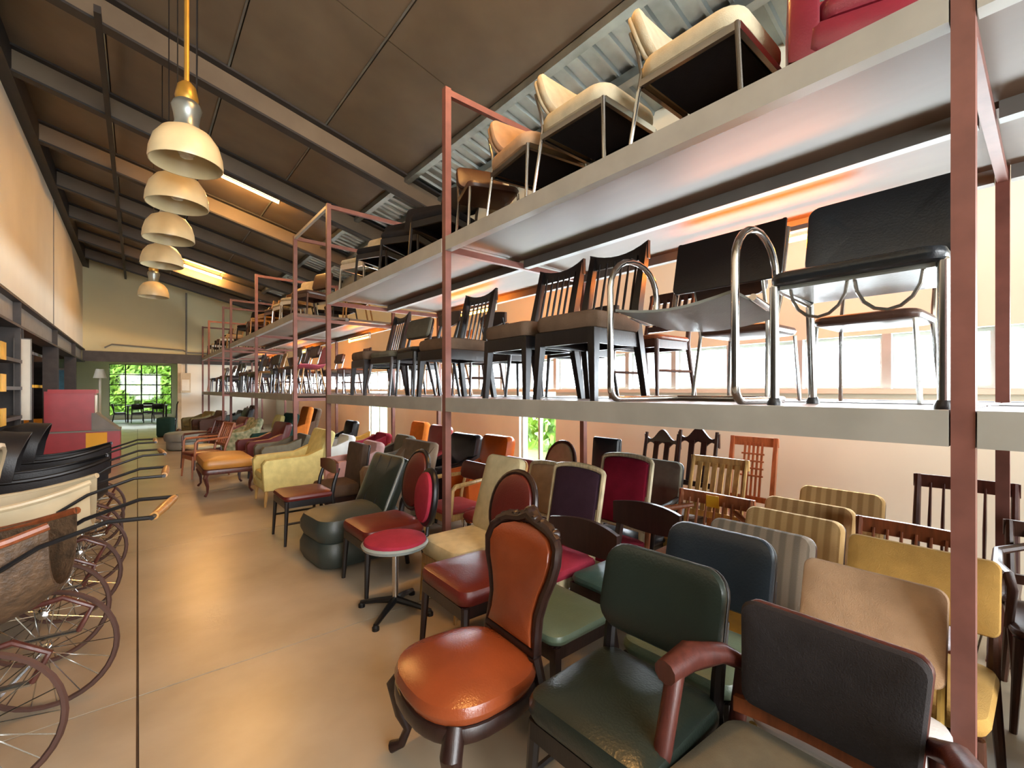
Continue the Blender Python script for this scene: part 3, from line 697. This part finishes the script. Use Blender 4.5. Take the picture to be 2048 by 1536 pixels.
# -- upholstered armchairs further along
def A(label, fab, px, py, bh, hd=180, **k):
    o = club(label, fab, bh=bh, **k); d = k.get('d', .72); rk = k.get('rake', .1)
    put(o, (0, -d / 2 + .05 - rk, bh), px, py, 0, hd); return o
o = chair('taupe slipper chair with straight square back behind black legged chair', name='slipper_chair', w=.46, d=.46, sh=.42, bh=.83, seat='fbrown', st=.14, fr='dkwood', back='pad', ph=.55, rake=.06, thin=.08, br=.03, bw=.46, bend=.1)
at(o, 1.76, 5.18, 0, 180)
def AX(label, fab, x, y, bh, hd=180, **k): return at(club(label, fab, bh=bh, **k), x, y, 0, hd)
AX('beige brown barrel armchair with flared back corners', 'ftaupe', 2.19, 4.58, .88, w=.68, d=.62, wing=True, curve=.5, br=.03)
AX('pink velvet armchair behind the taupe slipper chair', 'fpink', 2.06, 5.62, .8, 180, w=.5, d=.56, aw=.08)
AX('black and maroon leather recliner beside orange leather chair', 'blk', 2.76, 4.55, .93, w=.6, d=.62, cush='oxblood')
AX('orange leather armchair with rolled headrest', 'orangel', 2.76, 3.9, .96, w=.5, d=.58, aw=.08)
for lab, fb, x, y, z in [('red vinyl armchair near the window wall', 'redl', 2.85, 5.2, .99), ('orange fabric armchair with plain tall back', 'forange', 3.25, 6.5, .95),
        ('grey low armchair beside orange fabric chair', 'fgrey', 2.68, 5.9, .82), ('pink red round armchair in front of bright window', 'fcrim', 2.9, 7.15, .75),
        ('low mustard armchair in front of the window', 'fcaramel', 3.05, 7.75, .66), ('white armchair behind the pink velvet armchair', 'white', 2.24, 7.0, .77),
        ('black leather armchair behind the white armchair', 'blk', 2.82, 8.35, .89)]:
    AX(lab, fb, x, y, z, w=.48, d=.5, aw=.07)
for lab, fb, x, y, z, hd in [('dark red leather recliner behind the yellow armchair', 'oxblood', 1.62, 8.7, .9, 188), ('olive grey armchair between recliner and yellow armchair', 'fgrey', 1.7, 7.75, .76, 180),
       ('orange high back armchair under the centre shelving', 'forange', 2.65, 11.0, 1.08, 180), ('brown armchair beside the orange high back armchair', 'fbrown', 3.1, 11.9, 1.0, 180),
       ('floral armchair with tall reclined back', 'ffloral', 1.55, 10.7, .88, 190), ('rust red armchair beside the floral armchair', 'wine', 1.55, 12.0, .84, 190),
       ('dark teal armchair with yellow cushion', 'fteal', 2.0, 9.7, 1.0, 186), ('black tall armchair behind the rust red armchair', 'blk', 1.85, 13.3, 1.0, 185),
       ('brown tall wing armchair behind the black armchair', 'fbrown', 2.15, 14.4, 1.03, 180), ('dark brown reclined lounge chair near the far wall', 'brownl', 1.55, 15.7, .86, 195),
       ('olive reclined lounge chair near the far doorway', 'folive', 1.4, 16.9, .8, 200), ('dark green armchair standing by the far shelving', 'green', 2.3, 17.2, .8, 190)]:
    o = AX(lab, fb, x, y, z, hd, w=.6, d=.62, rake=.16, wing='wing' in lab)
    if 'cushion' in lab: obj('cushion', G(backT(-.12, .82, .3)).pillow(rrect(.4, .3, .08), -.05, .05, .045, .02), 'fyellow', o)
o = chair('wooden armchair with slat back facing the tan bench', cat='armchair', name='wooden_armchair', w=.52, d=.5, sh=.42, bh=.88, seat='wine', st=.06, fr='orangew', back='slats', n=5, arms=True, rake=.16)
at(o, .86, 9.2, 0, 192)
o = chair('small reddish wooden armchair behind the tan bench', cat='armchair', name='wooden_armchair', w=.5, d=.48, sh=.42, bh=.86, seat='cream', st=.06, fr='rosew', back='slats', n=5, arms=True, rake=.14)
at(o, .92, 10.2, 0, 200)
# chaise and pale round seat at the end
t = thing('round_ottoman', 'pale grey round ottoman by the far doorway', 'ottoman')
obj('seat', G().pillow(ellipse(.95, .95, 28), .2, .42, .07, .02), 'greyl', t); obj('base', G().pillow(ellipse(.85, .85, 28), 0.02, .22, .03, 0), 'greyl', t)
at(t, .95, 13.6)
t = thing('hand_trolley', 'dark two wheeled hand trolley beside the far doorway', 'trolley')
for x in (-.18, .18):
    obj('rail', G().tube([(x, 0, .05), (x, -.1, 1.0), (x, -.16, 1.08)], .018), 'bmetal', t)
    obj('wheel', G(Matrix.Translation((x * 1.4, -.06, .12)) @ Matrix.Rotation(PI / 2, 4, 'Y')).lathe([(0, -.03), (.11, -.03), (.12, 0), (.11, .03), (0, .03)], 16), 'rubber', t)
obj('toe_plate', G().box(-.22, .22, 0, .2, .012, .03), 'bmetal', t, False)
obj('crossbar', G().bar((-.18, -.05, .5), (.18, -.05, .5), .03, .03), 'bmetal', t, False); obj('load', G().pillow(rrect(.4, .3, .05, cy=.16), .03, .6, .04, .02), 'fteal', t)
at(t, .75, 17.6, 0, 240)

# ================================================================== CHAIRS ON THE MIDDLE SHELF
# -- chrome cantilever armchair with slung black leather
def cantilever(label, group=None):
    t = thing('cantilever_armchair', label, 'armchair', (0, 0, 0), 0, group)
    for s_ in (-1, 1):
        x = s_ * .3; pts = [(x * .9, -.3, .013), (x, -.1, .013), (x, .2, .013)]
        for i in range(5): a = -PI / 2 + PI / 2 * i / 4; pts.append((x, .2 + .06 * math.cos(a), .073 + .06 * math.sin(a)))
        for i in range(12): a = PI * i / 11; pts.append((x, .06 + .2 * math.cos(a), .56 + .16 * math.sin(a)))
        pts += [(x, -.14, .5), (x, -.13, .45), (x, -.1, .42), (x, -.05, .415), (x, .1, .44)]
        obj('side_tube', G().tube(pts, .0155, 10), 'chrome', t)
        obj('back_tube', G().tube([(x * .9, -.22, .4), (x * .9, -.27, .5), (x * .9, -.36, .84)], .0155, 10), 'chrome', t)
    obj('rear_runner', G().tube([(-.27, -.3, .013), (.27, -.3, .013)], .0155, 10), 'chrome', t)
    obj('seat', G().panel(lambda u, v: ((u - .5) * .56, 0, 0), 2, 1, .01), 'blk', t) if False else None
    f = [[((u / 8 - .5) * .57, .24 - .46 * v / 6, .455 - .05 * v / 6 - .035 * math.sin(PI * u / 8)) for u in range(9)] for v in range(7)]
    rings = [[p for p in r] + [(p[0], p[1], p[2] - .012) for p in reversed(r)] for r in f]
    obj('seat', G().loft(rings), 'greyl', t)  # pale reflection under the black sling put into its grey colour
    obj('backrest', G(backT(-.315, .68, .22), lambda p: (p.x, p.y + .8 * p.x * p.x, p.z - .02 + .5 * p.x * p.x)).pillow(rrect(.56, .3, .02), -.006, .012, .006, 0), 'blk', t)
    return t
o = cantilever('chrome cantilever armchair with slung black leather on the middle shelf'); put(o, (.3, .26, .3), 1466, 676, ZM, 180); 
at(o, 2.29, 1.22, ZM, 180, 1.12)
# -- wide steel legged chair with black back
t = thing('steel_chair', 'wide steel framed chair with black back at end of middle shelf', 'chair')
for s_ in (-1, 1):
    f_ = obj('leg', G().tube([(s_ * .24, .2, 0), (s_ * .24, .2, .46)], .017, 10), 'chrome', t); obj('foot_cap', G().lathe([(0, 0), (.026, 0), (.026, .012), (.018, .03), (0, .03)], 12, (s_ * .24, .2, 0)), 'blk', f_)
    f_ = obj('leg', G().tube([(s_ * .24, -.24, 0), (s_ * .24, -.2, .45), (s_ * .24, -.3, .86)], .017, 10), 'chrome', t); obj('foot_cap', G().lathe([(0, 0), (.026, 0), (.026, .012), (.018, .03), (0, .03)], 12, (s_ * .24, -.24, 0)), 'blk', f_)
    obj('side_rail', G().tube([(s_ * .24, .2, .46), (s_ * .24, -.2, .44)], .014, 8), 'chrome', t)
obj('seat', G().pillow(rrect(.5, .48, .05), .46, .51, .02, .012), 'navy', t); obj('seat_underside', G().box(-.22, .22, -.2, .2, .445, .46), 'greyl', t, False)
obj('backrest', G(backT(-.28, .72, .2), wv).pillow(rrect(.52, .32, .05), 0, .04, .018, .01), 'navy', t)
for s_ in (-.1, .1): obj('spring', G().tube([(s_ + .09 * math.cos(a), .18, .45 - .12 * math.sin(a)) for a in [PI * i / 8 for i in range(9)]], .006, 6), 'chrome', t)
at(t, 2.23, .48, ZM, 180, 1.06)

def MSPIN(lab, seat, fr, **k): return chair(lab, group='chairs in rows on the middle shelf', **k, seat=seat, fr=fr)
PM = [
 MSPIN('dark spindle chair with brown seat', 'fumber', 'blkwood', w=.45, d=.45, sh=.48, bh=.91, st=.1, lr=.024, apron=.075, crestk=.045, back='spindle', n=6, rake=.1, sq=True),
 MSPIN('black rail back chair', 'blk', 'blkwood', w=.43, d=.42, sh=.45, bh=.8, st=.05, lr=.018, back='rail', bm='dkwood', ph=.12, rake=.1),
 MSPIN('brown wooden slat back chair', 'teak', 'walnut', w=.43, d=.42, sh=.45, bh=.83, st=.035, lr=.018, back='slats', n=5, rake=.1, stretch=True),
 MSPIN('chair with grey padded back', 'fgrey', 'dkwood', w=.46, d=.44, sh=.45, bh=.82, st=.07, lr=.018, back='pad', ph=.22, rake=.1, splay=.06),
 MSPIN('honey wood spindle chair', 'oak', 'oak', w=.42, d=.41, sh=.44, bh=.82, st=.035, lr=.016, back='spindle', n=6, rake=.1, splay=.05, apron=0),
 MSPIN('chrome legged brown vinyl chair', 'brownl', 'chrome', w=.44, d=.42, sh=.45, bh=.8, st=.05, lr=.011, back='pad', ph=.2, rake=.1, apron=0),
]
used = [False] * len(PM)
UNAME = ['caramel chair shelving', 'centre shelving', 'doorway shelving']
placed = {}
def place_m(k, x, y, h=180, sc=1.08):
    if not used[k]: used[k] = True; o = PM[k]
    else: o = dup(PM[k], (0, 0, 0), 0)
    placed.setdefault((0 if y < 6.5 else 1 if y < 14.5 else 2, 'front' if x < 2.6 else 'rear', 'middle'), []).append((y, o))
    return at(o, x, y, ZM, h, sc)
bays = [(.3, 3.0), (3.2, 5.9), (7.75, 10.5), (10.75, 13.75), (15.45, 18.6), (18.85, 20.5)]
for y in (1.95, 2.52): place_m(0, 2.27, y, 180 + random.uniform(-3, 3), 1.13)
seq = [0, 1, 3, 0, 5, 2, 1, 4, 3, 2, 5]
k = 0
for a, b_ in bays[1:]:
    y = a + .32
    while y < b_ - .25:
        if not (7.7 < y < 8.6):
            place_m(seq[k % len(seq)], 2.24 + random.uniform(-.02, .03), y, 180 + random.uniform(-6, 6)); k += 1
        y += .57
for a, b_ in bays:
    y = a + .3
    while y < b_ - .2:
        place_m(random.choice([1, 2, 3, 4, 5]), 2.95 + random.uniform(-.02, .02), y, random.choice([0, 180]) + random.uniform(-6, 6), 1.0); y += .62 + random.uniform(0, .1)
# -- pink plastic shell chair
t = thing('shell_chair', 'pink moulded plastic shell chair on middle shelf of second shelving', 'chair')
prof = [(.22, .43), (.1, .435), (-.08, .42), (-.18, .44), (-.24, .55), (-.28, .7), (-.32, .82)]
rings = []
for y, z in prof:
    hw_ = .23 if z < .6 else .22
    r_ = [((i / 8 - .5) * 2 * hw_, y + (.0 if z < .5 else .25 * ((i / 8 - .5) * 2 * hw_) ** 2 * 2), z + (.25 * ((i / 8 - .5)) ** 2 if z < .5 else 0)) for i in range(9)]
    rings.append(r_ + [(p[0], p[1] - .006, p[2] - .012) for p in reversed(r_)])
obj('shell', G().loft(rings), 'pinkp', t)
for sx in (-1, 1):
    for sy in (-1, 1): leg(t, (sx * .14, sy * .13, .43), (sx * .22, sy * .21, 0), .014, .011, 'oak')
at(t, 2.24, 8.05, ZM, 180)

# ================================================================== CHAIRS ON THE TOP SHELF
def cream_shell(label, seat, bm_, fr='chrome', group=None):
    return chair(label, w=.53, d=.52, sh=.46, bh=.8, seat=seat, st=.1, fr=fr, lr=.011, back='pad', bm=bm_, bw=.46, ph=.28, rake=.12, apron=.03, splay=.03, thin=.06, br=.1, bend=.6, seatr=.1, group=group)
for lab, px, py, sm, hd in (('cream upholstered chair with dark underside next to red chair on top shelf', 1420, 150, 'flight', 270), ('cream upholstered chair with dark underside, middle of the three on top shelf', 1195, 262, 'flight', 270),
                       ('oat coloured upholstered chair beside the brown chair on top shelf', 1075, 335, 'fbeige', 262)):
    o = cream_shell(lab, sm, sm); put(o, (0, 0, .37), px, py, ZT, hd)
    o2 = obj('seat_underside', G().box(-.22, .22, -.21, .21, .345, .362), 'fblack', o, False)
o = chair('brown vinyl chair on bent chrome legs by the shelf post on top shelf', w=.44, d=.42, sh=.44, bh=.74, seat='brownl', st=.06, fr='chrome', lr=.011, back='pad', bm='brownl', ph=.22, rake=.1, apron=0)
put(o, (0, 0, .4), 975, 395, ZT, 250)
o = club('dark red leather armchair perched on the top shelf', 'magenta', .7, .7, .42, .85, .6, 'bmetal', lh=.18)
at(o, 2.55, .5, ZT, 200)
o = chair('orange red padded chair behind the cream chairs on top shelf', w=.44, d=.42, sh=.44, bh=.8, seat='orangel', st=.06, fr='bmetal', lr=.012, back='pad', bm='orangel', ph=.3, rake=.1, apron=0)
at(o, 3.1, 1.8, ZT, 180)
UP = [chair('black upholstered chair', group='chairs on the top shelf', w=.48, d=.46, sh=.44, bh=.86, seat='fblack', st=.08, fr='bmetal', lr=.014, back='pad', ph=.36, rake=.12),
      chair('beige padded chair', group='chairs on the top shelf', w=.46, d=.44, sh=.44, bh=.82, seat='flight', st=.07, fr='chrome', lr=.012, back='pad', ph=.3, rake=.1),
      chair('honey wood slat chair', group='chairs on the top shelf', w=.43, d=.42, sh=.44, bh=.84, seat='beech', st=.035, fr='oak', lr=.017, back='slats', n=5, rake=.1),
      chair('brown leather chair', group='chairs on the top shelf', w=.46, d=.44, sh=.44, bh=.82, seat='brownl', st=.07, fr='walnut', lr=.018, back='pad', ph=.3, rake=.1)]
uu = [False] * 4
def place_u(k, x, y, h):
    if not uu[k]: uu[k] = True; o = UP[k]
    else: o = dup(UP[k], (0, 0, 0), 0)
    placed.setdefault((0 if y < 6.5 else 1 if y < 14.5 else 2, 'front' if x < 2.6 else 'rear', 'top'), []).append((y, o))
    return at(o, x, y, ZT, h)
for y, k in ((3.72, 0), (4.4, 0), (5.08, 0), (5.66, 1)): place_u(k, 2.25, y, 200 + random.uniform(-15, 15))
for a, b_ in bays[2:]:
    y = a + .3
    while y < b_ - .2: place_u(random.randrange(4), 2.25, y, 180 + random.uniform(-40, 40)); y += .72
for a, b_ in bays[:5]:
    y = a + .35
    while y < b_ - .3:
        if y > 2.2: place_u(random.randrange(4), 3.05, y, random.choice([0, 180]) + random.uniform(-25, 25))
        y += .85

for (u, row, lev), lst in placed.items():
    lst.sort(key=lambda p: -p[0]); cnt = {}
    for y, o in lst:
        l = o['label']
        c = cnt[l] = cnt.get(l, 0) + 1
        o['label2'] = '%s, %s from doorway, %s shelf %s row, %s' % (' '.join(l.split()[:7]), ORD[c - 1], lev, row, UNAME[u])
for lst in placed.values():
    for y, o in lst: o['label'] = o['label2']; del o['label2']
# ================================================================== PRAMS
def pram(label, body, rim, hoodm, hood=True, hx=0., hrim=None):
    t = thing('pram', label, 'pram')
    rings = []
    for i in range(13):       # boat shaped body, long axis x, handle at +x
        u = i / 12; x = -.52 + 1.04 * u
        hwid = .235 * (1 - abs(2 * u - 1) ** 4 * .45); zt = .82 + .1 * (2 * u - 1) ** 2; zb = .5 + .14 * (2 * u - 1) ** 4
        ring = []
        for j in range(13):
            a = PI * j / 12; ring.append((x, -hwid * math.cos(a), zt - (zt - zb) * math.sin(a) ** .55))
        ring += [(p[0], p[1] * .94, p[2] + .012) for p in reversed(ring)]
        rings.append(ring)
    b_ = obj('body', G().loft(rings), body, t)
    for s_ in (-1, 1):
        obj('body_rim', G().tube([(r[0][0], s_ * abs(r[0][1]), r[0][2]) for r in rings], .016, 8), rim, b_)
        obj('spring', G().tube([(-.5, s_ * .2, .36), (-.55, s_ * .2, .46), (-.45, s_ * .2, .52), (0, s_ * .2, .42), (.45, s_ * .2, .52), (.55, s_ * .2, .46), (.5, s_ * .2, .36)], .012, 8), 'rosew', t)
        obj('frame_rail', G().tube([(-.5, s_ * .2, .36), (0, s_ * .2, .33), (.5, s_ * .2, .36)], .012, 8), 'chrome', t)
        obj('handle_rod', G().tube([(.4, s_ * .21, .78), (.52, s_ * .2, .86), (.72, s_ * .2, .93), (.86, s_ * .2, .93)], .009, 8), 'bmetal', t)
        for x, r_ in ((-.36, .27), (.36, .27)):
            w_ = obj('wheel', G(Matrix.Translation((x, s_ * .27, r_))).tube([(r_ * .955 * math.cos(a), 0, r_ * .955 * math.sin(a)) for a in [2 * PI * i / 36 for i in range(36)]], .012, 6, closed=True), 'rubber', t)
            g = G(Matrix.Translation((x, s_ * .27, r_)))
            for q in range(18):
                a = 2 * PI * q / 18; g.tube([(0, .015 * (-1) ** q, 0), (r_ * .95 * math.cos(a), 0, r_ * .95 * math.sin(a))], .0025, 4)
            sp = obj('spokes', g, 'chrome', w_); sp['kind'] = 'stuff'
            obj('hub', G(Matrix.Translation((x, s_ * .27, r_)) @ Matrix.Rotation(PI / 2, 4, 'X')).lathe([(0, -.035), (.022, -.03), (.03, 0), (.022, .03), (0, .035)], 12), 'chrome', w_)
    for x in (-.36, .36): obj('axle', G().tube([(x, -.27, .27), (x, .27, .27)], .009, 6), 'chrome', t)
    obj('handle_grip', G().tube([(.86, -.17, .93), (.86, 0, .93), (.86, .17, .93)], [.016, .021, .016], 10), 'gripw', t)
    obj('handle_bar', G().tube([(.86, -.21, .93), (.86, .21, .93)], .009, 8), 'bmetal', t)
    obj('mattress', G().pillow(rrect(.84, .38, .1), .68, .76, .035, .02), 'hood', t)
    if hood:
        rings = []
        for k2 in range(9):
            a = PI * .08 + PI * .52 * k2 / 8; rr = .36 - (.012 if k2 % 2 else 0)
            ring = []
            for j in range(11):
                b2 = PI * j / 10; ring.append((hx - .2 - rr * math.cos(a) * (math.sin(b2) * .75 + .25), -.25 * math.cos(b2), .82 + rr * math.sin(a) * (math.sin(b2) ** .6) * .95))
            ring += [(p[0] * .99, p[1] * .97, p[2] - .012) for p in reversed(ring)]
            rings.append(ring)
        h_ = obj('hood', G().loft(rings), hoodm, t)
        if hrim: obj('hood_edge', G().tube([p for p in rings[-1][:11]], .02, 6), hrim, h_)
    return t
o = pram('wicker pram with wooden rim and large spoked wheels nearest the aisle', 'wicker', 'teak', 'hood'); at(o, -.62, 2.62, 0, 80 + 0); o.rotation_euler = (0, 0, math.radians(-14)); o.location = (-.74, 2.75, 0)
o = pram('cream painted pram with black hood beside the wicker pram', 'creamp', 'creamp', 'hood', True, .22, 'creamp'); o.location = (-.72, 3.7, 0); o.rotation_euler = (0, 0, math.radians(-4))
o = pram('black pram with chrome handle behind the cream pram', 'hood', 'bmetal', 'hood', True, .2); o.location = (-.7, 4.75, 0); o.rotation_euler = (0, 0, math.radians(4))
o = pram('black pram with folded leather hood furthest along the row', 'hood', 'bmetal', 'hood', True, .2); o.location = (-.72, 5.9, 0); o.rotation_euler = (0, 0, math.radians(0))

# ================================================================== LEFT SIDE
# red cabinet with grey slanted panel and yellow plate
t = thing('slot_cabinet', 'red metal cabinet with grey sloped top and yellow plate', 'cabinet', (-.9, 12.9, 0))
obj('body', G().loft([[(x, y, z) for y, z in ((-.45, 0), (.45, 0), (.45, .62), (-.45, .62))] for x in (-.5, .62)]), 'redp', t, False)
obj('upper_case', G().loft([[(x, y, z) for y, z in ((-.35, .62), (.35, .62), (.35, 1.38), (-.35, 1.42))] for x in (-.5, .22)]), 'redp', t, False)
obj('sloped_panel', G().loft([[(.18, y, .62), (.6, y, .63), (.24, y, .98), (.18, y, .98)] for y in (-.38, .38)]), 'grey', t, False)
obj('top_band', G().loft([[(x, y, z) for y, z in ((-.37, 1.38), (.37, 1.38), (.36, 1.45), (-.36, 1.46))] for x in (-.45, .25)]), 'redp', t)
obj('yellow_plate', G().box(.1, .42, -.462, -.45, .12, .58), 'yglass', t, False)
obj('side_panel', G().box(.225, .235, -.3, .3, .98, 1.34), 'ivory', t, False)
obj('trim_band', G().box(-.51, .63, -.46, .46, .6, .63), 'grey', t, False)
# racks with yellow boards
t = thing('yellow_rack', 'dark rack with yellow shelf boards in the left bay', 'shelf', (-2.2, 14.0, 0))
for x in (-.5, .45):
    for y in (-3.4, 0, 3.4): obj('post', G().box(x - .03, x + .03, y - .03, y + .03, 0, 2.3), 'steel', t, False)
for z in (.62, 1.5, 2.2):
    for y in (-1.7, 1.7): obj('shelf_board', G().box(-.55, .5, y - 1.66, y + 1.66, z, z + .06), 'yellowp' if z < 2 else 'grey', t, False)
t = thing('yellow_rack', 'dark rack with yellow end brackets near the prams', 'shelf', (-1.84, 8.2, 0))
for x in (-.5, .45):
    for y in (-1.8, 1.8): obj('post', G().box(x - .03, x + .03, y - .03, y + .03, 0, 2.3), 'steel', t, False)
for z in (.6, 1.02, 1.45, 1.85): obj('shelf_board', G().box(-.55, .5, -1.77, 1.77, z, z + .05), 'steel', t, False); obj('bracket', G().box(.42, .56, .0, .3, z - .02, z + .2), 'yellowp', t, False)
t = thing('notice_board', 'tall pale grey board fixed to the dark column', 'board', (XL + .085, 10.28, .98))
obj('board', G().box(-.085, .085, -.02, 0, 0, 1.26), 'ivory', t, False); obj('frame', G().box(-.097, -.085, -.025, .005, 0, 1.27).box(.085, .097, -.025, .005, 0, 1.27).box(-.097, .097, -.025, .005, 1.26, 1.275), 'grey', t, False)
def jug(label, m, x, y, z, s=1.):
    t = thing('jug', label, 'jug', (x, y, z))
    obj('body', G().lathe([(0, 0), (.1 * s, 0), (.16 * s, .1 * s), (.17 * s, .2 * s), (.1 * s, .32 * s), (.07 * s, .38 * s), (.09 * s, .44 * s), (0, .44 * s)], 20), m, t)
    obj('handle', G().tube([(.09 * s, 0, .4 * s), (.2 * s, 0, .36 * s), (.2 * s, 0, .24 * s), (.15 * s, 0, .2 * s)], .014 * s, 6), m, t)
jug('red earthen jug on yellow shelf board', 'redp', -1.9, 12.5, 1.56, 1.1); jug('dark metal jug on yellow shelf board', 'bmetal', -1.95, 13.6, 1.56); jug('chrome jug on the lower yellow board', 'chrome', -1.9, 12.4, .68)
jug('pale jug beside chrome jug on lower yellow board', 'ivory', -1.95, 11.6, .68)
for i, (y, z, m_, lab) in enumerate(((7.3, 1.9, 'brownl', 'brown storage crate on upper rack shelf'), (8.3, 1.5, 'grey', 'grey storage crate on upper rack shelf'), (7.6, 1.07, 'dark', 'black storage crate on middle rack shelf'), (15.2, 1.56, 'brownl', 'brown storage crate at end of yellow board'), (13.4, .68, 'oak', 'wooden crate on the lower yellow board'))):
    t = thing('storage_crate', lab, 'crate', (-1.95 if y < 9 else -2.2, y, z)); g = G().box(-.25, .25, -.28, .28, 0, .02)
    obj('base', g, m_, t, False)
    for k2 in range(3):
        zz = .03 + k2 * .1
        for bx in ((-.25, .25, -.28, -.265), (-.25, .25, .265, .28), (-.25, -.235, -.265, .265), (.235, .25, -.265, .265)): obj('slat', G().box(*bx, zz, zz + .085), m_, t, False)
# garden room: tables, chairs, columns
t = thing('dining_table', 'dark table silhouetted before the garden window', 'table', (.35, 26.6, 0))
obj('tabletop', G().pillow(rrect(1.5, .8, .03), .72, .76, .01, 0), 'dkwood', t)
for sx in (-1, 1):
    for sy in (-1, 1): leg(t, (sx * .68, sy * .34, .73), (sx * .68, sy * .34, 0), .03, .024, 'dkwood')
for i, (x, y, h) in enumerate(((0, 25.9, 90), (.7, 25.9, 90), (-.6, 26.6, 0), (.4, 27.4, 270))):
    o = chair('dark chair drawn up to the table before the garden window', w=.44, d=.42, seat='blk', fr='blkwood', back='pad', ph=.25, group='chairs at the garden room table') if i == 0 else dup(o, (0, 0, 0), 0)
    at(o, x, y, 0, h)
    o['label'] = 'dark chair at the garden room table, %s' % ['on its doorway side by the lamp', 'on its doorway side away from the lamp', 'at the end beside the lamp', 'on its window side'][i]
t = thing('display_case', 'blue glazed display case beside the far doorway', 'case', (-2.0, 20.9, 0))
obj('body', G().box(-.3, .3, -.25, .25, 0, .8), 'dark', t, False); obj('glass_case', G().box(-.28, .28, -.23, .23, .8, 2.1), 'blue', t, False); obj('lid', G().box(-.31, .31, -.26, .26, 2.1, 2.16), 'grey', t, False)
t = thing('white_statue_stand', 'white pillar lamp just inside the garden room', 'lamp', (-1.1, 23.2, 0))
obj('base', G().lathe([(0, 0), (.16, 0), (.16, .04), (.04, .08), (0, .08)], 20), 'ivory', t); obj('pole', G().tube([(0, 0, .06), (0, 0, 2.0)], .04, 12), 'ivory', t); obj('shade', G().lathe([(.2, 1.9), (.12, 2.25), (.11, 2.25), (.19, 1.9)], 20, open_=True), 'ivory', t)
